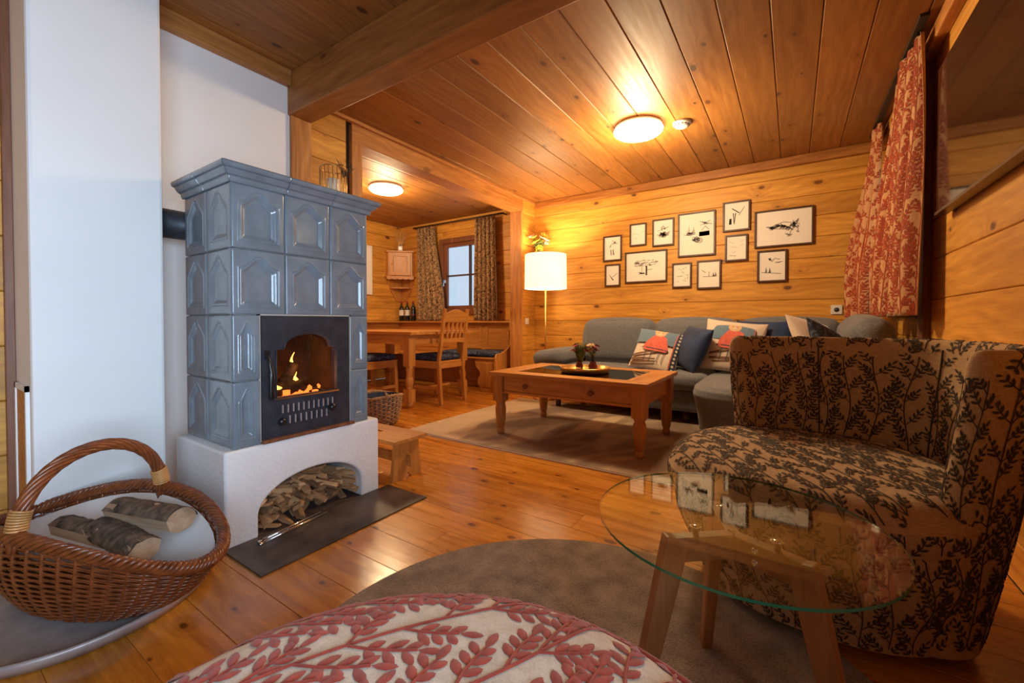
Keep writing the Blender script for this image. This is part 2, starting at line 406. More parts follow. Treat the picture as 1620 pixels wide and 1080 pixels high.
# ================================================================ SETTING
H = 2.35; XL = -2.52; XP = -2.72; XA = -5.18; YB = 4.60; XR = .62; YF = -3.2; YN = 1.9
def cbox(x0, x1, y0, y1, z0, z1, ax, sg, ch=.004):
    """board with chamfered face edges; the face looks along ax*sg"""
    lo, hi = [x0, y0, z0], [x1, y1, z1]
    o = [i for i in range(3) if i != ax]
    back, front = (lo[ax], hi[ax]) if sg > 0 else (hi[ax], lo[ax])
    def ring(d, a):
        r = []
        for i, j in ((0, 0), (1, 0), (1, 1), (0, 1)):
            q = [0, 0, 0]; q[ax] = a
            q[o[0]] = (lo, hi)[i][o[0]] + (d if i == 0 else -d); q[o[1]] = (lo, hi)[j][o[1]] + (d if j == 0 else -d)
            r.append(q)
        return r
    v = ring(0, back) + ring(0, front - sg * ch) + ring(ch, front)
    fs = [(3, 2, 1, 0), (8, 9, 10, 11)]
    for k in (0, 4):
        for i in range(4):
            j = (i + 1) % 4; fs.append((k + i, k + j, k + 4 + j, k + 4 + i))
    if (sg > 0) == (ax == 1): fs = [f[::-1] for f in fs]
    return MB().add(v, fs)

def board_wall(root, ax, sg, face, a0, a1, zs, holes, m, depth=.022, slab=.10, gap=.0012):
    """horizontal boards on a wall whose face looks along ax*sg; a = the running axis; holes = (a0,a1,z0,z1)"""
    def bx(a, b, z0, z1, f0, f1): return (f0, f1, a, b, z0, z1) if ax == 0 else (a, b, f0, f1, z0, z1)
    fb = face - sg * depth
    def rects(z0, z1):
        segs = [(a0, a1, z0, z1)]
        for h in holes:
            out = []
            for s in segs:
                if h[1] <= s[0] or h[0] >= s[1] or h[3] <= s[2] + 1e-6 or h[2] >= s[3] - 1e-6: out.append(s); continue
                if s[0] < h[0]: out.append((s[0], h[0], s[2], s[3]))
                if s[1] > h[1]: out.append((h[1], s[1], s[2], s[3]))
                c0, c1 = max(s[0], h[0]), min(s[1], h[1])
                if s[2] < h[2]: out.append((c0, c1, s[2], h[2]))
                if s[3] > h[3]: out.append((c0, c1, h[3], s[3]))
            segs = out
        return segs
    mb = MB()
    for s in rects(0, H):
        f = sorted((fb, face - sg * slab)); mb.box(*bx(s[0], s[1], s[2], s[3], f[0], f[1]))
    mb.build('wall_core', M['gap'], root)
    for z0, z1 in zip(zs[:-1], zs[1:]):
        for s in rects(z0, z1):
            if s[3] - s[2] < .012: continue
            f = sorted((fb, face))
            b = bx(s[0], s[1], s[2] + gap, s[3] - gap, f[0], f[1])
            cbox(*b, ax, sg).build('board', m, root)

# floor: planks along X
floor = structure('floor')
MB().box(XA - .1, XR + .1, YF - .1, YB + .1, -.06, -.021).build('subfloor', M['subfloor'], floor)
W = .155; y = YF; prows = 0; cache = {}
while y < YB - .01:
    y1 = min(y + W, YB); xs0 = XA if y1 > YN else -2.75
    x = xs0 - rnd.uniform(0, 1.6)
    while x < XR:
        L = rnd.choice((1.9, 2.5, 3.1)); x1 = min(x + L, XR); xx = max(x, xs0)
        if x1 - xx > .08:
            cbox(xx + .0003, x1 - .0003, y + .0004, y1 - .0004, -.021, 0, 2, 1, .0011).build('plank', M['floor'], floor)
        x += L
    y = y1
# ceiling: boards along Y
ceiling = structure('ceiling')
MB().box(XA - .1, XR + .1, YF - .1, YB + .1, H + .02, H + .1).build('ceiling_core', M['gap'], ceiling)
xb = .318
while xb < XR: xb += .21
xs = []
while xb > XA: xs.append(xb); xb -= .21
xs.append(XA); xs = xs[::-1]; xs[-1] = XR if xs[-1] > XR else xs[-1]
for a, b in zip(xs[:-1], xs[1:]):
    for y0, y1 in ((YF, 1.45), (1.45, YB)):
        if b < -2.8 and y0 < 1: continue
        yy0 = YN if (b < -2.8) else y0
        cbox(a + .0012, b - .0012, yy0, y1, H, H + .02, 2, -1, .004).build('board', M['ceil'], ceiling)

zsB = [0] + [round(1.25 - .185 * k, 4) for k in range(6, 0, -1)] + [1.25 + .185 * k for k in range(6)] + [H]
zsB = sorted(z for z in set(round(z, 4) for z in zsB) if 0 <= z <= H)
wall_back = structure('wall_back'); board_wall(wall_back, 1, -1, YB, XP - .02, XR + .1, zsB, [], M['wall_x'])
WIN = (-4.30, -3.37, 1.02, 2.02)
wall_alc = structure('wall_alcove_back'); board_wall(wall_alc, 1, -1, YB, XA - .1, XP - .02, zsB, [WIN], M['wall_x'])
wall_al = structure('wall_alcove_left'); board_wall(wall_al, 0, 1, XA, YN - .1, YB, zsB, [], M['wall_y'])
wall_an = structure('wall_alcove_near'); board_wall(wall_an, 1, 1, YN, XA, XP - .02, zsB, [], M['wall_x'])
zsR = sorted([0, H] + [round(.986 + .211 * k, 4) for k in range(-4, 7)])
WR = (3.30, 4.15, .95, 2.12); WD = (-1.2, .3, .34, 1.66)
wall_right = structure('wall_right'); board_wall(wall_right, 0, -1, XR, YF, YB, zsR, [WR, WD], M['wall_y'])
wall_front = structure('wall_front'); board_wall(wall_front, 1, 1, YF, -2.6, XR, zsR, [], M['wall_x'])
# partition between living room and dining alcove
wp = structure('wall_partition')
def strip(y0, y1, zs, face, sg):
    for z0, z1 in zip(zs[:-1], zs[1:]):
        f = sorted((face, face - sg * .022)); cbox(f[0], f[1], y0, y1, z0 + .0012, z1 - .0012, 0, sg).build('board', M['wall_y'], wp)
mb = MB(); mb.box(XP - .128, XP - .022, 1.38, 2.0, 0, H); mb.box(XP - .128, XP - .022, 4.28, YB, 0, H); mb.box(XP - .128, XP - .022, 2.0, 4.28, 2.215, H)
mb.build('wall_core', M['gap'], wp)
strip(1.38, 1.90, zsB, XP, 1); strip(4.30, YB, zsB, XP, 1); strip(YN, 2.0, zsB, XP - .15, -1); strip(4.28, YB, zsB, XP - .15, -1)
def trim(name, b, m, bevel=.004): o = MB().box(*b).build(name, m, None, bevel); o['kind'] = 'structure'; return o
trim('trim_1', (XP - .15, XP + .012, 1.94, 2.03, 0, 2.19), M['post'])                   # left jamb of the opening
trim('trim_2', (XP - .15, XP + .012, 4.262, 4.30, 0, 2.19), M['post'])                  # right jamb
trim('trim_3', (XP - .15, XP + .012, 1.94, 4.30, 2.19, 2.325), M['trim_y'])             # lintel
trim('trim_4', (XP + .0, XP + .04, 1.51, YB, 2.325, H), M['trim_y'])
trim('trim_5', (-2.56, -2.50, 1.375, 1.40, 0, 2.10), M['post'], .002)
trim('trim_6', (-2.62, -2.50, 1.40, 1.505, 0, 2.10), M['post'])                         # post under the beam
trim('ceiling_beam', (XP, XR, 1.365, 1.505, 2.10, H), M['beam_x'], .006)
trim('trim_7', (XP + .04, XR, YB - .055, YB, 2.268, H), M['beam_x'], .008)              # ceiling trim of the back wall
trim('trim_8', (XL, XL + .05, .67, 1.365, 2.262, H), M['trim_y'], .006)
trim('trim_9', (XL + .0, XL + .03, .262, .288, 0, H), M['darkwood'], .003)
trim('trim_10', (XR - .05, XR, 1.51, YB - .055, 2.27, H), M['trim_y'], .006)
wl = structure('wall_left')
MB().box(XP, XL, .30, 1.375, 0, H).build('plaster_face', M['plaster'], wl)
board_wall(wl, 0, 1, XL, YF, .27, zsR, [], M['wall_y'])
cb = MB().box(XL, -2.20, .288, .664, 0, H).build('chimney_breast', M['plaster'], None, .012); cb['kind'] = 'structure'
hb = MB()
hb.box(-2.44, -2.26, .282, .288, .12, .62).build('hatch_panel', M['trim_y'], cb)
hb = MB(); hb.box(-2.46, -2.44, .278, .288, .10, .64); hb.box(-2.26, -2.24, .278, .288, .10, .64); hb.box(-2.46, -2.24, .278, .288, .62, .64)
hb.build('hatch_frame', M['plaster'], cb)

# windows
def window(name, ax, face, sg, a0, a1, z0, z1, mull_a, mull_z, mt, fw=.055):
    w = structure(name)
    def bx(p, q, zz0, zz1, f0, f1):
        f = sorted((f0, f1)); return (f[0], f[1], p, q, zz0, zz1) if ax == 0 else (p, q, f[0], f[1], zz0, zz1)
    fi, fo = face + sg * .02, face - sg * .07
    for nm, b in (('window_frame', bx(a0 - .05, a0 + .02, z0 - .05, z1 + .05, fi, fo)), ('window_frame', bx(a1 - .02, a1 + .05, z0 - .05, z1 + .05, fi, fo)),
                  ('window_frame', bx(a0 + .02, a1 - .02, z1 - .02, z1 + .05, fi, fo)), ('window_sill', bx(a0 + .02, a1 - .02, z0 - .05, z0 + .02, face + sg * .04, fo))):
        MB().box(*b).build(nm, mt, w, .004)
    s0, s1 = face - sg * .02, face - sg * .06
    e = .02
    sm = MB()
    sm.box(*bx(a0 + e, a0 + e + fw, z0 + e, z1 - e, s0, s1)); sm.box(*bx(a1 - e - fw, a1 - e, z0 + e, z1 - e, s0, s1))
    sm.box(*bx(a0 + e + fw, a1 - e - fw, z0 + e, z0 + e + fw, s0, s1)); sm.box(*bx(a0 + e + fw, a1 - e - fw, z1 - e - fw, z1 - e, s0, s1))
    sash = sm.build('sash', mt, w)
    mm = MB()
    for a in mull_a: mm.box(*bx(a - .011, a + .011, z0 + e + fw, z1 - e - fw, s0 + sg * .002, s1))
    for z in mull_z: mm.box(*bx(a0 + e + fw, a1 - e - fw, z - .011, z + .011, s0 + sg * .001, s1))
    if mull_a: mm.build('glazing_bar', M['bezel'], w)
    MB().box(*bx(a0 + e, a1 - e, z0 + e, z1 - e, face - sg * .043, face - sg * .047)).build('pane', M['pane'], w)
    return w
w1 = window('window_1', 1, YB, -1, WIN[0], WIN[1], WIN[2], WIN[3], (-3.80,), (1.53,), M['darkwood'])
h = MB(); h.box(-4.262, -4.24, YB - .02, YB + .02, 1.43, 1.47); h.box(-4.262, -4.25, YB - .035, YB - .02, 1.38, 1.47); h.build('window_handle', M['chrome'], w1)
w2 = window('window_2', 0, XR, -1, *WR, (3.72,), (1.53,), M['darkwood'])
w3 = window('window_3', 0, XR, -1, *WD, (-.45,), (), M['darkwood'])
# dark casing board at the side of window 2
trim('trim_11', (XR - .035, XR, 3.14, 3.25, .55, 2.27), M['darkwood'])

# ================================================================ TILED STOVE
SX = -1.785; SY0, SY1 = .745, 1.365; SB = -2.225
stove = T('tiled_stove', 'blue-grey tiled wood stove on a white arched plaster base, fire burning behind its door', 'stove', (0, 0, 0))
# white base with the wood niche
ym, hw, zs_, rise = 1.0735, .2425, .085, .135
arch = [(ym - hw, 0)] + [(ym - hw * cos(pi * k / 28), zs_ + rise * sin(pi * k / 28)) for k in range(29)] + [(ym + hw, 0)]
poly = [(.71, 0)] + arch + [(1.42, 0), (1.42, .372), (.71, .372)]
bm_ = MB().prism(poly, 0, -2.12, -1.775); bm_.box(-2.245, -2.12, .71, 1.42, 0, .372)
bm_.build('base', M['rough_plaster'], stove, .010, 3, weld=True)
def tile_mesh(w, h, mx, b0, top, sh, nar):
    """a glazed tile in the local plane (a, b), relief along +c"""
    NU, NV = (84, 104) if w > .15 else (56, 104)
    iw = w / 2 - mx
    def tp(a):
        t = min(1, abs(a) / iw)
        if nar: return top - sh * max(0, (t - .12) / .88) if t > .12 else top
        return top - sh * (smooth01(t / .92) if t < .92 else 1)
    def fn(u, v):
        a, b = (u - .5) * w, v * h
        slope = 1.25 if nar else 1.1
        d1 = (tp(a) - b) / slope; d2 = min(iw - abs(a), b - b0); kk = .006; hh_ = max(kk - abs(d1 - d2), 0) / kk; d = min(d1, d2) - hh_ * hh_ * kk * .25
        c = .012
        c += .0022 * exp(-((d + .0045) / .003) ** 2) - .0042 * exp(-(d / .0024) ** 2)
        if d > 0: c -= .012 * smooth01(d / (.026 if w > .19 else .018)) * (1 if not nar else .8)
        e = min(w / 2 - abs(a), b, h - b)
        c -= .006 * exp(-e / .0022)
        return (a, b, c)
    m_ = MB().grid(fn, NU, NV)
    p = [(-w / 2, 0), (w / 2, 0), (w / 2, h), (-w / 2, h)]
    v = [(a, b, c) for c in (-.012, .006) for a, b in p]
    m_.add(v, [(0, 3, 2, 1), (0, 1, 5, 4), (1, 2, 6, 5), (2, 3, 7, 6), (3, 0, 4, 7)])
    me_o = m_.build('tile', M['glaze']); me = me_o.data; bpy.data.objects.remove(me_o); return me
MB().box(-2.118, -1.777, .835, 1.312, .001, .006).build('niche_floor', M['soot'], stove)
tile_cache = {}
def put_tile(w, h, origin, ax, nar):
    k = (round(w, 4), round(h, 4), nar)
    if k not in tile_cache:
        if w > .19 and not nar: tile_cache[k] = tile_mesh(w - .003, h - .003, .029, .032, h - .030, .046, False)
        elif w > .15: tile_cache[k] = tile_mesh(w - .003, h - .003, .034, .036, h - .035, .06, True)
        else: tile_cache[k] = tile_mesh(w - .003, h - .003, .027, .036, h - .04, .045, True)
    o = bpy.data.objects.new('tile', tile_cache[k]); COL.objects.link(o); o.parent = stove
    if ax == 0: o.matrix_local = Matrix(((0, 0, 1, origin[0]), (1, 0, 0, origin[1]), (0, 1, 0, origin[2]), (0, 0, 0, 1)))
    else: o.matrix_local = Matrix(((1, 0, 0, origin[0]), (0, 0, -1, origin[1]), (0, 1, 0, origin[2]), (0, 0, 0, 1)))
zrow = [.374, .635, .897, 1.155, 1.410]
dy = (SY1 - SY0) / 3
for k in (2, 3):
    for j in range(3): put_tile(dy, zrow[k + 1] - zrow[k], (SX - .012, SY0 + dy * (j + .5), zrow[k]), 0, False)
for k in (0, 1):
    put_tile(.105, zrow[k + 1] - zrow[k], (SX - .012, SY0 + .0525, zrow[k]), 0, True)
    put_tile(.105, zrow[k + 1] - zrow[k], (SX - .012, SY1 - .0525, zrow[k]), 0, True)
for k in range(4):
    for j in range(2): put_tile(.22, zrow[k + 1] - zrow[k], (SB + .11 + .22 * j, SY0 + .012, zrow[k]), 1, True)
core = MB()
fx = SX - .02
core.box(SB + .004, fx, SY0 + .014, .845, .374, 1.41); core.box(SB + .004, fx, 1.265, SY1 - .004, .374, 1.41)
core.box(SB + .004, fx, .845, 1.265, .90, 1.41); core.box(SB + .004, -2.14, .845, 1.265, .374, .90)
core.box(SX - .020, SX - .003, .842, .850, .38, .90); core.box(SX - .020, SX - .003, 1.26, 1.268, .38, .90); core.box(SX - .020, SX - .003, .842, 1.268, .893, .899)
core.build('body', M['grout'], stove)
sd = MB().box(SB, SX - .012, SY1 - .004, SY1, .374, 1.41).build('side_cladding', M['glaze'], stove)
# cornice: moulded profile run round three sides, in tile lengths
def cornice_prof(): return [(0, 1.402), (.008, 1.402), (.012, 1.412), (.014, 1.422), (.024, 1.426), (.030, 1.434), (.034, 1.440), (.034, 1.444), (.044, 1.447), (.048, 1.454), (.048, 1.464), (.042, 1.470), (0, 1.472)]
pf = cornice_prof()
def cornice(p0, p1, n, m0, m1):
    p0, p1, n = Vector((*p0, 0)), Vector((*p1, 0)), Vector((*n, 0)); d = (p1 - p0).normalized()
    v = []
    for p, mt in ((p0, -m0), (p1, m1)):
        for o_, z in pf: q = p + n * o_ + d * (mt * o_); v.append((q.x, q.y, z))
    k = len(pf); fs = [(i, i + 1, k + i + 1, k + i) for i in range(k - 1)] + [tuple(range(k))[::-1], tuple(range(k, 2 * k)), (0, k, 2 * k - 1, k - 1)]
    MB().add(v, fs).build('cornice_tile', M['glaze'], stove, .0025, 2)
ys = [SY0, SY0 + .21, SY0 + .42, SY1]
for i in range(3): cornice((SX, ys[i] + .001), (SX, ys[i + 1] - .001), (1, 0), 1 if i == 0 else 0, 1 if i == 2 else 0)
cornice((SB, SY0), (-2.006, SY0), (0, -1), 0, 0); cornice((-2.004, SY0), (SX, SY0), (0, -1), 0, 1)
cornice((SX, SY1), (-2.0, SY1), (0, 1), 1, 0); cornice((-2.002, SY1), (SB, SY1), (0, 1), 0, 0)
MB().box(SB, SX, SY0, SY1, 1.408, 1.471).build('top_slab', M['glaze'], stove)
# firebox
fb = MB()
fb.box(-2.13, -2.12, .855, 1.255, .385, .90); fb.box(-2.12, SX - .03, .846, .856, .385, .90); fb.box(-2.12, SX - .03, 1.254, 1.264, .385, .90)
fb.box(-2.12, SX - .03, .856, 1.254, .885, .899); fb.box(-2.12, SX - .03, .856, 1.254, .376, .52)
fb.build('firebox', M['soot'], stove)
# door with arched window
dy0, dy1, dz0, dz1 = .853, 1.257, .384, .892; gy0, gy1, gz0, gsh = .911, 1.190, .551, .752
gm = (gy0 + gy1) / 2; ghw = .105
outl = [(gy0, gz0), (gy0, gsh), (gm - ghw - .004, gsh)] + [(gm - ghw * cos(pi * k / 20), gsh + .008 + .055 * sin(pi * k / 20)) for k in range(21)] + [(gm + ghw + .004, gsh), (gy1, gsh), (gy1, gz0)]
dm = MB()
dm.box(SX - .022, SX - .002, dy0, gy0, dz0, dz1); dm.box(SX - .022, SX - .002, gy1, dy1, dz0, dz1); dm.box(SX - .022, SX - .002, gy0, gy1, dz0, gz0)
top = outl[1:-1] + [(gy1, dz1), (gy0, dz1)]
dm.prism(top, 0, SX - .022, SX - .002)
door = dm.build('stove_door', M['iron'], stove)
MB().box(SX - .026, SX - .022, gy0 - .01, gy1 + .01, gz0 - .01, .83).build('door_glass', M['stoveglass'], door)
gr = MB().tube([(SX, a, b) for a, b in outl], .0022, 6, True); gr.build('glass_rim', M['iron'], door)
MB().box(SX - .002, SX + .004, gy0 - .004, gy1 + .008, gz0 - .008, gz0 - .002).build('glass_sill', M['chrome'], door)
vt = MB()
for row, (z, n, a0, a1) in enumerate(((.500, 11, .935, 1.165), (.452, 8, .965, 1.135))):
    for k in range(n):
        a = a0 + (a1 - a0) * k / (n - 1); vt.box(SX - .004, SX + .0035, a - .0022, a + .0022, z - .017, z + .017); vt.box(SX - .004, SX + .0015, a + .0022, a + .0075, z - .017, z + .017, mi=1)
vt.build('air_grille', None, door, mats=[M['trayrim'], M['iron_dark']])
for a, z in ((.922, .452), (1.152, .475)):
    MB().lathe([(0, 0), (.006, 0), (.006, .010), (.013, .014), (.017, .022), (.014, .031), (.006, .035), (0, .0355)], n=20).build('air_knob', M['iron_dark'], door).matrix_local = Matrix(((0, 0, 1, SX - .002), (1, 0, 0, a), (0, 1, 0, z), (0, 0, 0, 1)))
hd = MB(); hd.tube([(SX - .01, .872, .735), (SX + .014, .868, .728), (SX + .024, .872, .70), (SX + .030, .876, .655), (SX + .030, .876, .56)], [.007, .007, .007, .010, .011], 10)
hd.box(SX - .004, SX + .006, .862, .882, .715, .75); hd.rbox((SX + .03, .876, .605), .018, .020, .11, .006, 6)
hd.build('door_handle', M['iron_dark'], door)
MB().box(SX - .01, SX + .016, .850, 1.275, .372, .386).build('sill_strip', M['darkwood'], stove, .002)
# fire
fl = MB()
for c, a, L, r in (((-1.93, 1.03, .60), 70, .16, .030), ((-1.90, .98, .545), 20, .2, .030), ((-1.92, 1.10, .545), -25, .22, .032)):
    d = Vector((.15, cos(R(a)), sin(R(a)))).normalized(); c = Vector(c)
    fl.tube([c + d * (L * (t - .5)) + Vector((0, .004 * sin(9 * t), .005 * cos(7 * t))) for t in [i / 8 for i in range(9)]], [r * (.75 + .3 * abs(sin(3 * i + 1))) for i in range(9)], 9)
fl.build('burning_log', M['char'], stove)
em = MB()
for k in range(46):
    q = Vector((-1.93 + rnd.uniform(-.09, .08), 1.03 + rnd.gauss(0, .06), .526 + rnd.uniform(0, .03) * (1 if k % 3 else 1.6)))
    e = Euler((rnd.uniform(0, 3), rnd.uniform(0, 3), rnd.uniform(0, 3))).to_matrix()
    s_ = rnd.uniform(.010, .026); em.obox(q, e.col[0], e.col[1], e.col[2], s_, s_ * .7, s_ * 1.2)
em.build('embers', M['ember'], stove)['kind'] = 'stuff'
MB().grid(lambda u, v: (-2.10 + .28 * u, .86 + .39 * v, .522 + .018 * sin(6 * u) * sin(9 * v) ** 2), 12, 16).build('ash_bed', M['ash'], stove)
for c, hh, r, lean, mt in (((-1.94, 1.055, .60), .125, .020, .02, 'flame'), ((-1.93, 1.05, .60), .085, .011, .012, 'flame_tip'), ((-1.96, 1.085, .55), .10, .018, -.01, 'flame'), ((-1.90, .985, .54), .06, .018, -.02, 'flame')):
    pts = [(c[0], c[1] + lean * t * t + .008 * sin(6 * t), c[2] + hh * t) for t in [i / 12 for i in range(13)]]
    MB().tube(pts, [max(.0006, r * (sin(pi * min(1, (i / 12) ** .6)) * (1 - i / 14) + .05)) for i in range(13)], 10).build('flame', M[mt], stove)
# flue pipe
pp = MB().tube([(-2.36, .660, 1.312), (-2.36, .90, 1.312), (-2.355, .96, 1.312), (-2.335, 1.0, 1.312), (-2.295, 1.02, 1.312), (-2.22, 1.022, 1.312)], .065, 24)
pp.tube([(-2.36, .668, 1.312), (-2.36, .682, 1.312)], .078, 24)
pp.build('flue_pipe', M['iron'], stove)
hearth = tag(MB().box(-1.775, -1.492, .703, 1.48, .0005, .007).build('hearth_plate', M['steel_plate'], None, .0015), 'dark steel hearth plate on the floor before the stove', 'hearth plate')
pk = MB().tube([(-1.70, .815, .013), (-1.735, 1.10, .013)], .006, 8); pk.tube([(-1.715, .817, .016), (-1.752, 1.08, .016)], .0055, 8)
pk.tube([(-1.70, .815, .013), (-1.695, .80, .014), (-1.712, .80, .015), (-1.715, .817, .016)], .006, 8)
tag(pk.build('fire_tongs', M['chrome'], None), 'long metal fire tongs lying on the hearth plate', 'tongs')

# kindling in the niche
kid = 0
def split_stick(L, w, h):
    m_ = MB(); n = 4
    sec = [(-w / 2, -h / 2), (w / 2, -h / 2 * rnd.uniform(.3, 1)), (w / 2 * rnd.uniform(.2, 1), h / 2), (-w / 2 * rnd.uniform(.3, 1), h / 2 * rnd.uniform(.4, 1))]
    v = []
    for x in (-L / 2, -L / 6, L / 5, L / 2):
        j = rnd.uniform(.8, 1.1); oy = rnd.uniform(-.002, .002); v += [(x, a * j + oy, b * j) for a, b in sec]
    fs = [(0, 3, 2, 1), (12, 13, 14, 15)]
    for k in range(3):
        for i in range(4): fs.append((k * 4 + i, k * 4 + (i + 1) % 4, k * 4 + 4 + (i + 1) % 4, k * 4 + 4 + i))
    return m_.add(v, fs)
proto = []
for k in range(12):
    o = split_stick(rnd.uniform(.12, .26), rnd.uniform(.022, .052), rnd.uniform(.010, .026)).build('kindling_stick', M['kindling'], None)
    proto.append(o.data); bpy.data.objects.remove(o)
def arch_top(y_):
    t = (y_ - ym) / hw; return zs_ + rise * sqrt(max(0, 1 - t * t))
for layer in range(9):
    z = .014 + layer * .0195
    for k in range(11):
        yy = ym - hw + .03 + (2 * hw - .05) * (k + rnd.uniform(.1, .9)) / 11
        fill = .80 if yy < ym + .1 else .72
        if z > arch_top(yy) * fill + .006: continue
        if layer < 2 and k % 2: continue
        o = bpy.data.objects.new('kindling_stick', rnd.choice(proto)); COL.objects.link(o)
        o.location = (-1.88 + rnd.uniform(-.035, .03) - layer * .006, yy, z + rnd.uniform(-.003, .004))
        big = rnd.random() < .36
        o.rotation_euler = (rnd.uniform(-.9, .9), rnd.uniform(-.22, .22), rnd.gauss(0, .40) + (rnd.choice((-1, 1)) * 1.0 if big and 1 < k < 9 else 0))
        tag(o, 'short split kindling stick piled in the arched niche of the white stove base', 'firewood', 'kindling in the stove niche')

# lantern on the stove top
lan = T('wire_lantern', 'gold wire lantern with a cream candle on the tiled stove top', 'lantern', (-1.985, 1.31, 1.472))
lm = MB()
for z in (.004, .185):
    lm.tube([(.066 * cos(2 * pi * k / 32), .066 * sin(2 * pi * k / 32), z) for k in range(32)], .0028, 6, True)
for k in range(20): a = 2 * pi * k / 20; lm.tube([(.066 * cos(a), .066 * sin(a), z) for z in (.004, .185)], .0018, 5)
lm.build('cage', M['brass'], lan); MB().lathe([(0, 0), (.066, 0), (.066, .004), (0, .004)]).build('plate', M['brass'], lan)
cd = MB().lathe([(0, .004), (.032, .004), (.032, .13), (.024, .133), (0, .130)]).build('candle', M['candle'], None); cd.location = lan.location
tag(cd, 'cream pillar candle inside the gold wire lantern', 'candle')
tw = MB()
for k in range(9):
    a = rnd.uniform(-.6, .9); L = rnd.uniform(.06, .12)
    p0 = Vector((.02, .045, .15)); p1 = p0 + Vector((.01, sin(a) * L, cos(a) * L * .8)); tw.tube([p0, (p0 + p1) / 2 + Vector((.004, 0, .004)), p1], [.0022, .0018, .0008], 5)
    for j in range(7):
        q = p0.lerp(p1, .3 + .1 * j); tw.tube([q, q + Vector((rnd.uniform(-.01, .01), rnd.uniform(-.02, .02), .016))], .0009, 4)
o = tw.build('pine_twig', M['twig'], None); o.location = lan.location; tag(o, 'dark green pine twig stuck in the gold wire lantern', 'twig')

# ================================================================ LIGHT FITTINGS
def ceiling_light(loc, label, pw):
    t = T('ceiling_light', label, 'ceiling light', loc, 0, 'round ceiling lights')
    MB().lathe([(0, 0), (.17, 0), (.175, -.006), (.175, -.028), (0, -.028)], n=40).build('housing', M['white'], t)
    MB().lathe([(0, -.074), (.06, -.073), (.12, -.068), (.16, -.058), (.178, -.044), (.182, -.034), (.178, -.029), (.16, -.0285), (0, -.0285)], n=40).build('diffuser', M['lampglow'], t)
    l = bpy.data.lights.new('lamp_bulb', 'POINT'); l.energy = pw; l.color = (1, .73, .41); l.shadow_soft_size = .14
    lo = bpy.data.objects.new('lamp_bulb', l); COL.objects.link(lo); lo.location = (0, 0, -.30); lo.parent = t
ceiling_light((-.99, 3.21, H), 'glowing round ceiling light above the coffee table, beside the smoke alarm', 62)
ceiling_light((-3.73, 3.10, H), 'glowing round ceiling light in the dining alcove', 34)
sd = T('smoke_alarm', 'small white round smoke alarm on the ceiling boards', 'smoke alarm', (-.70, 3.33, H))
MB().lathe([(0, 0), (.066, 0), (.066, -.012), (.058, -.022), (.05, -.024), (.05, -.030), (.03, -.040), (0, -.042)], n=32).build('cover', M['alarm'], sd)
m_ = MB(); [m_.box(.052 * cos(a) - .004, .052 * cos(a) + .004, .052 * sin(a) - .004, .052 * sin(a) + .004, -.029, -.022) for a in [2 * pi * k / 14 for k in range(14)]]; m_.build('vents', M['hole'], sd)

lp = T('floor_lamp', 'brass floor lamp with a glowing cream drum shade in the room corner', 'lamp', (-2.32, 4.16, 0))
MB().lathe([(0, .0005), (.14, .0005), (.14, .012), (.13, .018), (.02, .024), (0, .024)], n=32).build('base', M['brass'], lp)
MB().tube([(0, 0, .02), (0, 0, 1.30)], .008, 12).build('pole', M['brass'], lp)
MB().lathe([(.236, 1.235), (.232, 1.615), (.227, 1.615), (.231, 1.235), (.236, 1.235)], n=56).build('lamp_shade', M['shade'], lp)
m_ = MB(); [m_.tube([(0, 0, 1.28), (.232 * cos(a), .232 * sin(a), 1.26)], .002, 5) for a in (0, 2.1, 4.2)]; m_.build('shade_ring', M['brass'], lp)
MB().lathe([(0, 1.30), (.02, 1.31), (.035, 1.35), (.03, 1.39), (0, 1.41)], n=16).build('bulb', M['lampglow'], lp)
l = bpy.data.lights.new('lamp_bulb', 'POINT'); l.energy = 42; l.color = (1, .74, .42); l.shadow_soft_size = .05
o = bpy.data.objects.new('lamp_bulb', l); COL.objects.link(o); o.location = (0, 0, 1.45); o.parent = lp
l = bpy.data.lights.new('fire_glow', 'POINT'); l.energy = .7; l.color = (1, .35, .08); l.shadow_soft_size = .05
o = bpy.data.objects.new('fire_glow', l); COL.objects.link(o); o.location = (-1.88, 1.05, .66); o.parent = stove

